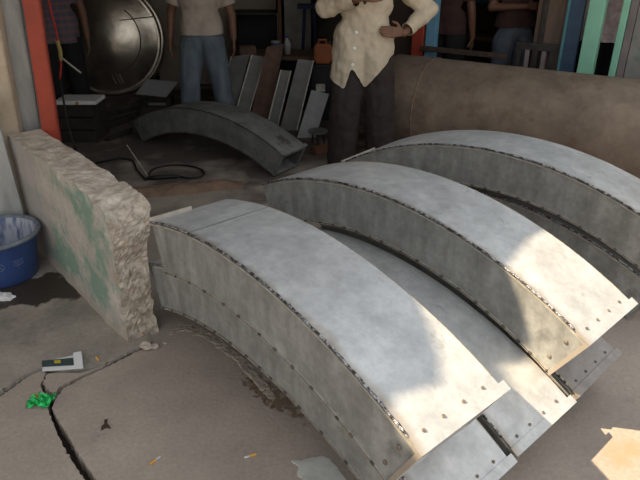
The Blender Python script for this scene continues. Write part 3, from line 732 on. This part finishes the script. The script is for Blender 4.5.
shirt_pale = mat('pale_tan_shirt', (.44, .38, .325), (.35, .30, .25), scale=6, rough=.9)
jeans = mat('faded_jeans', (.165, .20, .24), (.09, .115, .145), scale=5, rough=.9, stretch=(2, 2, .7))
brown_tr = mat('dark_brown_trousers', (.036, .027, .025), (.024, .018, .017), scale=6, rough=.9)
black_tr = mat('black_trousers', (.014, .013, .014), (.009, .009, .010), scale=6, rough=.9)
dark_shirt = mat('dark_shirt', (.06, .03, .025), (.04, .02, .018), rough=.9)
grey_tr = mat('grey_blue_cloth', (.12, .14, .17), (.07, .085, .11), rough=.9)
pink_shirt = mat('white_pink_check', (.85, .74, .74), (.6, .40, .43), scale=28, rough=.9)
# plaid: two crossed wave bands
plaid = mat('plaid_shirt', (.13, .125, .13), (.08, .075, .09), scale=8, rough=.9)
n = plaid.node_tree.nodes; L = plaid.node_tree.links; bsdf = n['Principled BSDF']; src = bsdf.inputs['Base Color'].links[0].from_socket
for d_, colr in (('X', (.09, .08, .16, 1)), ('Z', (.24, .10, .10, 1))):
    wv = n.new('ShaderNodeTexWave'); wv.wave_type = 'BANDS'; wv.bands_direction = d_; wv.inputs['Scale'].default_value = 5
    t = n.new('ShaderNodeTexCoord'); L.new(t.outputs['Object'], wv.inputs['Vector'])
    r = n.new('ShaderNodeMapRange'); r.inputs['From Min'].default_value = .6; r.inputs['From Max'].default_value = .7; r.inputs['To Max'].default_value = .6
    L.new(wv.outputs['Fac'], r.inputs['Value'])
    k = n.new('ShaderNodeMix'); k.data_type = 'RGBA'; L.new(r.outputs[0], k.inputs['Factor']); L.new(src, k.inputs['A']); k.inputs['B'].default_value = colr; src = k.outputs['Result']
L.new(src, bsdf.inputs['Base Color'])

# man in the beige shirt: one forearm across his belly, other hand on his hip
MX, MY = .335, 4.68
J = stand(1.76, .165)
J['elL'] = (-.30, -.05, 1.255); J['wrL'] = (-.06, -.225, 1.34); J['handL'] = ((1, -.12, .12), (.1, 1, -.1), .35, 1)
J['elR'] = (.475, .06, 1.24); J['wrR'] = (.275, -.125, 1.095); J['handR'] = ((-.9, -.28, .10), (-.1, 1, -.1), .16, -1)
HEM = [(-.40, .80), (-.27, .755), (-.15, .68), (-.10, .845), (0, .69), (.205, .925), (.4, .95)]
def hem1(p):
    if p.y > .03: return .74
    for (xa, za), (xb, zb) in zip(HEM, HEM[1:]):
        if xa <= p.x <= xb: return za + (zb-za)*(p.x-xa)/(xb-xa)
    return .74
person('person in beige long sleeved shirt and dark brown trousers, one hand on the hip', (MX, MY, 0), 0, J, shirt_beige, brown_tr, hem=.78, hemfn=hem1, tw=(.135, .125, .115), voxel=.010, wr=.010, buttons=[(-.095, .875), (-.085, .99), (-.075, 1.10)], belly=.02, loose=1.25, wide=.05)
# man in jeans
J = stand(1.68, .19)
J['elL'] = (-.275, .03, 1.10); J['wrL'] = (-.29, -.05, .88); J['elR'] = (.285, .03, 1.08); J['wrR'] = (.30, -.05, .88)
person('person in a pale tan shirt and blue jeans standing behind the bridge shaped duct', (-1.10, 5.86, 0), 0, J, shirt_pale, jeans, sleeve='short', hem=.915, tw=(.118, .098, .095), wr=.006)
# man in plaid beside the stainless dish
J = stand(1.68, .12)
person('person in a plaid shirt and black trousers standing behind the red post', (-2.54, 6.1, 0), .25, J, plaid, black_tr, sleeve='short', hem=.80, tw=(.118, .10, .09))
# people at the shop
p = F(fsd(447, .35), .35)
person('person in dark clothes, one bare arm hanging, behind the drum', (p.x, p.y, 0), 2.6, stand(1.68, .12), dark_shirt, black_tr, sleeve='short', hem=.86)
p = F(fsd(516, .55), .55)
J = stand(1.66, .13); J['elL'] = (-.27, 0, 1.13); J['wrL'] = (-.03, -.2, 1.15); J['handL'] = ((1, -.1, 0), (0, 1, -.2), .3, 1)
person('person in dark shirt and grey blue trousers, forearm held across, behind the drum', (p.x, p.y, 0), .2, J, dark_shirt, grey_tr, sleeve='short', hem=.95)
p = F(fsd(608, .6), .6)
person('person in a white and pink checked shirt seen through the pale green doorway', (p.x, p.y, 0), 2.9, stand(1.68, .1), pink_shirt, black_tr, sleeve='long', hem=.87)

# ------------------------------------------------------------------ workshop contents
# stainless dished head standing on edge
DRAD = .66
root = thing('dished_head', 'large round stainless steel dish standing on edge in the dark workshop', 'dish', (-2.50, 7.36, 0), .12)
ti = Matrix.Translation((0, 0, DRAD)) @ Matrix.Rotation(math.radians(-6), 4, 'X')
def dish_pt(r): return .16 * (1 - (r/DRAD)**2)            # depth of the bowl at radius r
prof = [(0, dish_pt(0))] + [(DRAD*.94*k/14, dish_pt(DRAD*.94*k/14)) for k in range(1, 15)] + [(DRAD*.985, .0), (DRAD, -.05), (DRAD+.006, -.05), (DRAD*.99+.006, .01), (DRAD*.95, .04)] + [(DRAD*.94*k/14, dish_pt(DRAD*.94*k/14)+.008) for k in range(14, 0, -1)] + [(0, dish_pt(0)+.008)]
def to_dish(bm):
    for v in bm.verts: v.co = ti @ Vector((v.co.x, -v.co.z, v.co.y))
    return bm
bm = bmesh.new(); lathe(bm, prof, 72); obj('shell', to_dish(bm), stainless, root, smooth=True)
def dish_line(pts): return [(x, y, dish_pt(math.hypot(x, y)) + .010) for x, y in pts]
bm = bmesh.new(); tube(bm, dish_line([(.40*math.cos(a), .40*math.sin(a)) for a in [math.radians(-75 + k*5) for k in range(26)]]), .007, 6); obj('weld_seam', to_dish(bm), weld_dark, root)
bm = bmesh.new(); tube(bm, dish_line([(.2 + .42*k/10, .20 + .04*k/10) for k in range(11)]), .006, 6); obj('weld_seam', to_dish(bm), weld_dark, root)
for dx in (0, .05, .09):
    bm = bmesh.new(); tube(bm, dish_line([(.02 + dx + .03*k/4, -.40 - .11*k/4) for k in range(5)]), .006, 6); obj('weld_seam', to_dish(bm), galv_edge, root)
# white board on a dark crate
c = yp(80, 99, 5.5)
t = thing('crate', 'dark low crate under the white board behind the red post', 'crate', (c.x-.08, 5.62, 0))
zc = c.z - .035
wood_b = mat('blackened_wood', (.035, .03, .026), (.02, .017, .015), scale=8, rough=.9)
for k in range(3):
    bm = bmesh.new(); box(bm, (-.2, -.19, zc*k/3+.006), (.2, -.175, zc*(k+1)/3-.006)); obj('front_slat', bm, wood_b, t)
for x in (-.2, .185):
    bm = bmesh.new(); box(bm, (x, -.175, .0), (x+.015, .16, zc)); obj('side_panel', bm, wood_b, t)
bm = bmesh.new(); box(bm, (-.2, .16, 0), (.2, .175, zc)); obj('back_panel', bm, wood_b, t)
bm = bmesh.new(); box(bm, (-.185, -.175, zc-.02), (.185, .16, zc)); obj('lid', bm, wood_b, t)
bm = bmesh.new(); boxb(bm, (-.21, -.20, 0), (.17, .06, .035), .005)
o = setp(obj('board', bm, white, loc=(c.x, 5.62, zc)), 'white board lying flat on the dark crate behind the red post', 'board')
bm = bmesh.new(); tube(bm, [(0, -.206, .017), (0, -.199, .017)], .015, 12)
yt = obj('tape_roll_mark', bm, mat('yellow', (.45, .34, .03)), o); 
# white sheet on the floor by the dish
bm = bmesh.new()
pts = [yp(136, 94, 6.75), yp(147, 79.5, 6.95), yp(178, 82.5, 6.9), yp(166, 97.5, 6.7)]
zc = min(p.z for p in pts)
t = thing('steel_block', 'dark steel block on the workshop floor under the bent white sheet', 'block', (sum(p.x for p in pts)/4, 6.82, 0))
bm = bmesh.new(); boxb(bm, (-.16, -.06, 0), (.16, .10, max(.05, zc-.003)), .008); obj('body', bm, darksteel, t)
bm = bmesh.new(); box(bm, (-.1, -.064, .02), (.1, -.06, .05)); obj('face_plate', bm, galv_dusty, t)
bm = bmesh.new(); a = [bm.verts.new(p) for p in pts]; b_ = [bm.verts.new(p + Vector((0, 0, .006))) for p in pts]
bm.faces.new(a[::-1]); bm.faces.new(b_)
for i in range(4): bm.faces.new((a[i], a[(i+1) % 4], b_[(i+1) % 4], b_[i]))
setp(obj('sheet', bm, mat('dull_white', (.42, .43, .45), (.36, .37, .39))), 'dull white sheet lying bent at the foot of the stainless dish', 'sheet')
# dark bars on the floor
for i, (u0, v0, u1, v1) in enumerate(((103, 127, 132, 118), (104, 115, 140, 107), (106, 139, 130, 130), (112, 121, 138, 113))):
    a, b_ = gp(u0, v0, .02), gp(u1, v1, .02); d = b_ - a
    bm = bmesh.new(); box(bm, (0, -.035, 0), (d.length, .035, .006)); box(bm, (0, -.035, 0), (d.length, -.029, .05))
    o = obj('angle_bar', bm, darksteel, loc=(a.x, a.y, .0005)); o.rotation_euler = (0, 0, math.atan2(d.y, d.x))
    setp(o, ('dark steel angle bar on the floor, second from the low wall', 'dark steel angle bar on the floor, farthest back, just below the stainless dish', 'dark steel angle bar on the floor, closest to the low wall', 'dark short steel angle bar, third from the low wall on the workshop floor')[i], 'bar', 'steel angle bars on the workshop floor')
# leaning sheets and channels
def leaner(tl, tr, bl, br, ytop, ybot, m, label, lip=.02, name='sheet_channel', cat='channel', lips=(1, 1)):
    P = [yp(*tl, ytop), yp(*tr, ytop), yp(*br, ybot), yp(*bl, ybot)]
    for k in (2, 3):                                   # carry the foot down to the floor along its own line
        q = P[3-k]; d = P[k] - q; s = q.z / (q.z - P[k].z); P[k] = q + d * s
    c = (P[2] + P[3]) / 2; t = thing(name, label, cat, (c.x, c.y, 0), 0, 'sheets leaning at the back of the workshop')
    P = [p - Vector((c.x, c.y, 0)) for p in P]
    nn = (P[1]-P[0]).cross(P[3]-P[0]).normalized()
    if nn.y > 0: nn = -nn
    def slab(a, b, c_, d, th, m, nm):
        bm = bmesh.new(); A = [bm.verts.new(p) for p in (a, b, c_, d)]; B = [bm.verts.new(p + nn*th) for p in (a, b, c_, d)]
        bm.faces.new(A); bm.faces.new(B[::-1])
        for i in range(4): bm.faces.new((A[i], B[i], B[(i+1) % 4], A[(i+1) % 4]))
        zm = min(v.co.z for v in bm.verts)
        obj(nm, bm, m, t)
    slab(*P, .004, m, 'web')
    e = (P[1]-P[0]).normalized()*.012
    if lips[0]: slab(P[0], P[0]+e, P[3]+e, P[3], lip, galv_edge, 'lip')
    if lips[1]: slab(P[1]-e, P[1], P[2], P[2]-e, lip, galv_edge, 'lip')
    return t
sheet_grey = mat('workshop_sheet', (.20, .20, .19), (.13, .13, .122), scale=6, rough=.6, metal=.2, c3=(.15, .14, .125), s3=5, t3=.6)
sheet_rust = mat('rusty_patchy_sheet', (.15, .085, .06), (.075, .05, .04), scale=7, rough=.9, c3=(.34, .31, .27), s3=6, t3=.66)
leaner((231, 57), (250, 54), (219, 104), (236, 107), 6.42, 6.22, sheet_grey, 'grey sheet channel leaning nearest the man in jeans', lips=(1, 0))
leaner((251.5, 55), (266, 57), (237, 106), (251, 109), 6.36, 6.16, sheet_grey, 'grey sheet channel with two bright edges, left of the rusty sheet', lips=(1, 1))
leaner((267, 47), (284, 44), (252, 110), (270, 117), 6.28, 6.06, sheet_rust, 'rusty brown patchy sheet leaning between the grey channels', lips=(0, 0), name='rusty_sheet', cat='sheet')
leaner((280.5, 70), (291.5, 71), (269, 116), (280, 119), 6.12, 5.98, sheet_grey, 'narrow short grey channel leaning right of the rusty sheet')
leaner((298, 59), (314, 61), (282, 122), (299, 124), 6.08, 5.86, sheet_grey, 'tallest grey channel leaning right of the narrow channel', lips=(0, 1))
pl = leaner((311.5, 90), (329, 94), (297, 138), (314, 142), 5.72, 5.58, mat('pale_sheet', (.36, .37, .37), (.27, .28, .28), scale=6, rough=.6, metal=.2), 'short pale plate leaning at the right end of the row, with a tab on top', lips=(0, 0), name='plate', cat='plate')
a = yp(316, 84, 5.735) - pl.location; b_ = yp(325, 92, 5.715) - pl.location
bm = bmesh.new(); box(bm, (a.x, a.y, b_.z), (b_.x, a.y+.006, a.z)); obj('tab', bm, galv_edge, pl)
# work bench behind the leaners, with clutter
t = thing('work_bench', 'dark cluttered work bench behind the leaning sheets', 'bench', (-.42, 6.72, 0))
bm = bmesh.new(); boxb(bm, (-.62, -.22, .56), (.62, .25, .60)); obj('bench_top', bm, wood, t)
for x in (-.57, .57):
    for y in (-.17, .2):
        bm = bmesh.new(); box(bm, (x-.03, y-.03, 0), (x+.03, y+.03, .56)); obj('leg', bm, wood, t)
bm = bmesh.new(); box(bm, (-.56, .21, .05), (.56, .22, .56)); obj('back_board', bm, black, t)
def small(name, lo, hi, loc, m, label, cat, rz=0, group=None):
    bm = bmesh.new(); boxb(bm, lo, hi, min(.008, (hi[2]-lo[2])*.2)); o = obj(name, bm, m, loc=loc); o.rotation_euler = (0, 0, rz)
    return setp(o, label, cat, group)
bt = .60
small('parcel', (-.09, -.06, 0), (.09, .06, .09), (-.78, 6.64, bt), sheet_rust, 'brown stained parcel on the work bench behind the rusty sheet', 'parcel', .3)
tn = thing('paint_tin', 'blue paint tin on the work bench above the narrow channel', 'tin', (-.47, 6.62, bt))
bm = bmesh.new(); lathe(bm, [(0, 0), (.055, 0), (.055, .13), (0, .13)], 24); obj('body', bm, mat('tin_blue', (.05, .08, .16)), tn)
bm = bmesh.new(); lathe(bm, [(0, .13), (.05, .13), (.052, .14), (0, .142)], 24); obj('lid', bm, galv_edge, tn)
tn = thing('bottle', 'pale plastic bottle on the work bench beside the blue tin', 'bottle', (-.35, 6.66, bt))
bm = bmesh.new(); lathe(bm, [(0, 0), (.035, 0), (.037, .1), (.03, .13), (.014, .15), (.014, .17), (0, .17)], 20); obj('body', bm, mat('pale_plastic', (.36, .36, .33)), tn, smooth=True)
bm = bmesh.new(); lathe(bm, [(0, .17), (.016, .17), (.016, .19), (0, .19)], 16); obj('cap', bm, bluep, tn)
# blue frame / grinder stand and orange gas bottle behind the beige man
t = thing('tool_stand', 'dark blue steel stand with sloping legs behind the work bench', 'stand', (-.12, 7.1, 0))
for sx in (-1, 1):
    bm = bmesh.new(); tube(bm, [(.11*sx, 0, 0), (.05*sx, 0, 1.02)], .018, 8); obj('leg', bm, mat('stand_blue', (.012, .018, .05)), t)
bm = bmesh.new(); boxb(bm, (-.13, -.09, 1.02), (.13, .09, 1.06), .005); obj('top_plate', bm, mat('stand_blue', (.012, .018, .05)), t)
t = thing('chest', 'black steel chest standing on the floor behind the pale leaning plate', 'chest', (.03, 6.32, 0))
bm = bmesh.new(); boxb(bm, (-.12, -.12, 0), (.12, .12, .54), .008); obj('body', bm, black, t)
bm = bmesh.new(); boxb(bm, (-.125, -.125, .541), (.125, .125, .57), .006); obj('lid', bm, black, t)
t = thing('jerry_can', 'dull orange plastic can on the black chest beside the beige shirted man', 'can', (.03, 6.32, .571))
bm = bmesh.new(); boxb(bm, (-.09, -.07, 0), (.09, .07, .19), .02); obj('body', bm, mat('orange_paint', (.30, .085, .025), (.22, .06, .02), scale=6, rough=.6), t, smooth=False)
bm = bmesh.new(); tube(bm, [(-.05, 0, .188), (-.045, 0, .225), (.03, 0, .225), (.035, 0, .188)], .011, 8); obj('handle', bm, mat('orange_paint', (.3, .085, .025)), t)
bm = bmesh.new(); lathe(bm, [(0, .186), (.02, .186), (.02, .212), (0, .212)], 16, c=(.065, 0, 0)); obj('cap', bm, black, t)
# black cabinet, brown pole, grey column, more
c = yp(256, 40, 7.6)
t = thing('cabinet', 'tall black open cabinet against the back of the workshop', 'cabinet', (c.x, 7.75, 0))
ztop = yp(256, 13, 7.55).z; hw = .28
for x in (-hw, hw-.02):
    bm = bmesh.new(); box(bm, (x, -.2, 0), (x+.02, .2, ztop)); obj('side_panel', bm, black, t)
bm = bmesh.new(); box(bm, (-hw, -.2, ztop-.02), (hw, .2, ztop)); obj('top_panel', bm, darksteel, t)
bm = bmesh.new(); box(bm, (-hw+.02, .18, 0), (hw-.02, .2, ztop-.02)); obj('back_panel', bm, black, t)
bm = bmesh.new(); box(bm, (-hw+.022, -.19, .4), (hw-.02, .18, .42)); obj('shelf', bm, black, t)
bm = bmesh.new(); box(bm, (hw-.012, -.206, 0), (hw-.002, -.2, ztop)); obj('door_edge', bm, galv_dusty, t)
c = yp(280, 30, 7.4)
bm = bmesh.new(); tube(bm, [(0, 0, 0), (0.0, 0, 2.99)], .022, 10); setp(obj('pole', bm, mat('brown_pole', (.17, .085, .05)), loc=(c.x, 7.4, 0)), 'thin brown upright pole beside the black cabinet', 'pole')
a, b_ = yp(285, 25, 7.6), yp(311, 25, 7.6)
bm = bmesh.new(); box(bm, (a.x, 7.5, 0), (b_.x, 7.75, 2.99)); struct('wall_pier', bm, greywall)
bm = bmesh.new(); box(bm, (-2.1, 7.98, .0), (-.55, 8.08, 2.99)); struct('wall_partition', bm, mat('beige_wall', (.30, .26, .21), (.21, .18, .15), scale=3))
# round low stand and brick beside the beige man
c = gp(318, 147)
t = thing('stool', 'small round low metal stand on the floor in front of the pale plate', 'stand', (c.x, c.y+.08, 0))
bm = bmesh.new(); lathe(bm, [(0, .115), (.085, .115), (.09, .12), (.09, .135), (0, .137)], 28); obj('seat', bm, galv_dusty, t)
for k in range(3):
    a = k*2.094 + .5; bm = bmesh.new(); tube(bm, [(.065*math.cos(a), .065*math.sin(a), 0), (.055*math.cos(a), .055*math.sin(a), .116)], .008, 8); obj('leg', bm, darksteel, t)
c = gp(325, 157)
small('brick', (-.10, -.05, 0), (.10, .05, .06), (c.x - .02, c.y+.12, 0), mat('brick_red', (.26, .12, .075), (.18, .085, .055), scale=14, rough=1), 'dull red brick on the floor by the beige shirted man', 'brick', .5)
# welding lead: holder with electrode and a loop of cable
t = thing('electrode_holder', 'black welding electrode holder with a silver rod and a loop of cable on the floor', 'welding tool', (*gp(160, 179).xy, 0))
o0 = Vector(t.location)
A = gp(147, 178, .02) - o0; B = gp(181, 176, .02) - o0
bm = bmesh.new(); tube(bm, [A, A + (B-A)*.3, A + (B-A)*.8, B], [.014, .017, .015, .009], 12); obj('handle', bm, rubber, t, smooth=True)
bm = bmesh.new(); tube(bm, [A + Vector((.01, 0, .012)), yp(127, 145, 4.62) - o0], .0045, 8); obj('electrode', bm, galv_edge, t)
lp = []
for k in range(41):
    a = math.pi*1.18 + (-2*math.pi*1.02)*k/40
    c = gp(177 + 27*math.cos(a), 173.5 - 7.5*math.sin(a), .012); lp.append(c - o0)
lp = [B - Vector((0, 0, .006))] + [gp(188, 178, .012) - o0] + [gp(177 + 27*math.cos(a), 173 - 8*math.sin(a), .012) - o0 for a in [-.55 + k*.145 for k in range(26)]] + [gp(146, 180, .012) - o0, gp(137, 170, .012) - o0, gp(133, 160, .012) - o0, gp(120, 158, .012) - o0, gp(96, 163, .012)-o0]
bm = bmesh.new(); tube(bm, lp, .0075, 8); obj('cable', bm, rubber, t, smooth=True)
# cables hanging by the red post
def cable(name, pts, r, m, label, cat='cable'):
    # smooth through the points
    out = []
    P = [pts[0]] + pts + [pts[-1]]
    for i in range(1, len(P)-2):
        for k in range(6):
            s = k/6; p0, p1, p2, p3 = P[i-1], P[i], P[i+1], P[i+2]
            out.append(.5*((2*p1) + (p2-p0)*s + (2*p0-5*p1+4*p2-p3)*s*s + (3*p1-p0-3*p2+p3)*s**3))
    out.append(P[-1])
    bm = bmesh.new(); tube(bm, out, r, 8); return setp(obj(name, bm, m, smooth=True), label, cat)
redc = mat('red_cable', (.38, .03, .025)); yel = mat('dull_yellow_tape', (.30, .24, .08))
ch = cable('cable', [Vector((-1.98, 4.2, 2.99)), yp(40, -60, 4.2), yp(49, 2, 4.2), yp(55, 26, 4.2), yp(58, 42, 4.22), yp(61, 60, 4.25), yp(60, 79, 4.27)], .0075, redc, 'red and black cable hanging down beside the red post')
bm = bmesh.new(); tube(bm, [yp(57, 40, 4.22), yp(60, 50, 4.235), yp(61, 60, 4.25)], .014, 8); obj('tape_wrap', bm, yel, ch)
bm = bmesh.new(); tube(bm, [yp(60, 78, 4.27), yp(61.5, 88, 4.285), yp(63, 98, 4.3), yp(65, 109, 4.3), yp(67, 120, 4.3), yp(70, 132, 4.3), yp(74, 146, 4.3), gp(84, 172, .012)], .0085, 8); obj('black_sleeve', bm, rubber, ch)
bm = bmesh.new(); tube(bm, [yp(62, 58, 4.24), yp(81, 73, 4.2)], .006, 8); obj('electrode', bm, galv_edge, ch)

# ------------------------------------------------------------------ blue tub
t = thing('tub', 'blue plastic tub with a chalky inside standing on the wet floor at the left edge', 'tub', (-1.775, 2.945, .0105))
h = .268
SC = 1.06
bm = bmesh.new(); lathe(bm, [(0, .0), (.158, .0), (.163, .006), (.178, .12), (.190, .21), (.200, h-.015), (.200, h-.01), (.192, h-.012), (.184, .21), (.172, .12), (.157, .02), (0, .018)], 64); bmesh.ops.scale(bm, vec=(SC, SC, 1), verts=bm.verts[:]); ob = obj('body', bm, [bluep, bluein], t, smooth=True)
for p in ob.data.polygons:
    c = p.center; rr = math.hypot(c.x, c.y)
    if (p.normal.x*c.x + p.normal.y*c.y) < -.05*rr or (p.normal.z > .5): p.material_index = 1
bm = bmesh.new(); lathe(bm, [(.195, h-.022), (.212, h-.022), (.219, h-.012), (.216, h), (.205, h+.004), (.195, h-.004)], 64, closed=True); bmesh.ops.scale(bm, vec=(SC, SC, 1), verts=bm.verts[:]); obj('rim', bm, rimm, t, smooth=True)
def on_tub(a, z, off=.0015): 
    r = (.163 + (.200-.163)*z/h)*SC + off; return Vector((r*math.cos(a), r*math.sin(a), z))
mk = mat('pale_print', (.13, .17, .32), (.10, .14, .28))
bm = bmesh.new(); a0 = math.radians(-66)
tube(bm, [on_tub(a0 + .13*math.cos(2*math.pi*k/20), .135 + .022*math.sin(2*math.pi*k/20)) for k in range(21)], .0028, 6); tube(bm, [on_tub(a0-.07, .128), on_tub(a0, .146), on_tub(a0+.07, .128)], .003, 6)
obj('emblem', bm, mk, t)
bm = bmesh.new()
for k in range(3): tube(bm, [on_tub(math.radians(-46) + .05*q, .125 + k*.014) for q in range(7)], .0024, 6)
obj('embossed_print', bm, mk, t)

# ------------------------------------------------------------------ litter and small things on the ground
Z1 = .0105
def gq(u, v, z): return gp(u, v, z)
t = thing('packet', 'flattened white and dark green packet with a yellow mark lying on the concrete', 'packet', (*gp(62, 364).xy, Z1))
o0 = Vector(t.location)
def quad(pts, z, th, m, nm, lift=None):
    bm = bmesh.new(); P = [gp(u, v, z) - o0 for u, v in pts]
    if lift: P = [p + Vector((0, 0, l)) for p, l in zip(P, lift)]
    A = [bm.verts.new(p) for p in P]; B = [bm.verts.new(p + Vector((0, 0, th))) for p in P]
    bm.faces.new(A[::-1]); bm.faces.new(B)
    for i in range(4): bm.faces.new((A[i], A[(i+1) % 4], B[(i+1) % 4], B[i]))
    return obj(nm, bm, m, t)
quad([(43, 362.5), (82, 354), (83.5, 368.5), (42.5, 371.5)], Z1, .004, white, 'paper')
quad([(42, 361), (73, 358), (74, 365.3), (42, 367)], Z1+.0045, .002, mat('packet_green', (.03, .06, .045), (.05, .07, .09), scale=60), 'printed_panel')
quad([(54, 360.5), (60.5, 360), (60.8, 363), (54.3, 363.3)], Z1+.007, .0008, mat('packet_yellow', (.55, .45, .03)), 'yellow_mark')
quad([(73.5, 354.8), (81.7, 353.6), (83, 366), (74.3, 366.8)], Z1+.0045, .0015, white, 'flap', lift=[.01, .012, .0, .0])
c = gp(42, 402)
bm = bmesh.new(); rnd = random.Random(12); N = 11
g = [[bm.verts.new((.092*(i/(N-1)-.5) + rnd.uniform(-.006, .006), .078*(j/(N-1)-.5) + rnd.uniform(-.006, .006) + .02*nz((i*.3, j*.3, 0), 1, 4), .004 + .034*abs(nz((i*.55, j*.55, 1), 1, 2)) + .012*rnd.random())) for j in range(N)] for i in range(N)]
for i in range(N-1):
    for j in range(N-1):
        if (i+j*2) % 17 == 3 and (i in (0, N-2) or j in (0, N-2)): continue
        f = bm.faces.new((g[i][j], g[i+1][j], g[i+1][j+1], g[i][j+1]))
        if (i < 3 and 4 < j < 8): f.material_index = 1
o = obj('wrapper', bm, [mat('green_foil', (.03, .60, .16), (.02, .34, .09), scale=14, rough=.22, metal=.35), mat('gold_foil', (.55, .36, .04), (.35, .3, .05), scale=20, rough=.25, metal=.3)], loc=(c.x, c.y, -.003))
setp(o, 'crumpled shiny green sweet wrapper at the head of the open crack', 'wrapper')
butt_o = mat('butt_filter', (.80, .42, .10), (.68, .34, .08), scale=30); ash = mat('butt_paper', (.60, .61, .64), (.5, .5, .52), scale=40)
def butt(u, v, rz, z, label, paper=True, ln=.026):
    c = gp(u, v, z); t = thing('cigarette_butt', label, 'cigarette butt', (c.x, c.y, z), rz, 'cigarette butts on the ground')
    bm = bmesh.new(); tube(bm, [(-ln/2, 0, .005), (ln/2, 0, .005)], .005, 10); obj('filter', bm, butt_o, t)
    if paper: bm = bmesh.new(); tube(bm, [(ln/2, 0, .005), (ln/2+.009, .001, .0048), (ln/2+.02, -.001, .0044)], [.0049, .0046, .0040], 10); obj('paper', bm, ash, t)
butt(153, 463, .9, 0, 'orange cigarette butt with grey ash end, nearest the bottom edge of the yard')
butt(253, 456, 3.5, 0, 'orange cigarette butt lying near the foot of the lowest left duct')
butt(97.5, 359.5, -.9, Z1, 'short orange cigarette butt by the crack near the white packet', False)
# dry leaf scrap
c = gp(105, 426); bm = bmesh.new()
pl_ = [(-.012, .03), (.0, .034), (.004, .012), (.02, -.004), (.028, -.016), (.008, -.012), (-.006, -.026), (-.012, -.006), (-.004, .008)]
prism(bm, pl_, .0, .004); 
for v in bm.verts: v.co.z += .006*abs(nz(v.co, 60, 2))
setp(obj('dry_leaf', bm, mat('leaf_brown', (.07, .05, .03)), loc=(c.x, c.y, .0)), 'small curled dark dry leaf in the middle of the front slab', 'leaf')
# pale cement patch at the foot of the lower left duct
bm = bmesh.new()
pp = [gp(u, v) for u, v in ((291, 461), (301, 461.5), (309, 458.5), (324, 457), (330, 460), (337, 468), (346, 480), (352, 490), (300, 492), (306, 484), (297, 474), (299, 467))]
prism(bm, jag(pp + [pp[0]], n=4, a=.004, seed=8)[:-1], 0, .004)
setp(obj('cement_patch', bm, mat('pale_cement', (.62, .62, .58), (.46, .46, .43), scale=12, rough=.9)), 'pale grey cement patch on the floor at the foot of the lower left duct', 'patch')
# stones by the foot of the wall
def stone(u, v, r, z, label, m=cement_top):
    c = gp(u, v, z); bm = bmesh.new(); bmesh.ops.create_icosphere(bm, subdivisions=3, radius=1)
    for q in bm.verts: q.co = Vector((q.co.x*r*1.2, q.co.y*r, q.co.z*r*.7)) * (1 + .35*nz(q.co, 1.3, u))
    zm = min(q.co.z for q in bm.verts)
    for q in bm.verts: q.co.z -= zm
    setp(obj('stone', bm, m, loc=(c.x, c.y, z)), label, 'stone', 'loose stones at the foot of the low wall')
stone(155.5, 348, .017, 0, 'small pale stone beside the broken end of the low wall')
stone(147, 349, .026, 0, 'larger rough stone directly under the broken end of the low wall')
stone(165, 344, .010, 0, 'tiny stone closest to the lowest left duct')
c = gp(4, 298, Z1)
bm = bmesh.new(); bmesh.ops.create_icosphere(bm, subdivisions=3, radius=1)
for q in bm.verts: q.co = Vector((q.co.x*.055, q.co.y*.035, max(q.co.z, -.2)*.02)) * (1 + .5*nz(q.co, 2.2, 3))
zm = min(q.co.z for q in bm.verts)
for q in bm.verts: q.co.z -= zm
setp(obj('scrap', bm, white, loc=(c.x, c.y, Z1)), 'crumpled white scrap on the wet floor in front of the blue tub', 'scrap')
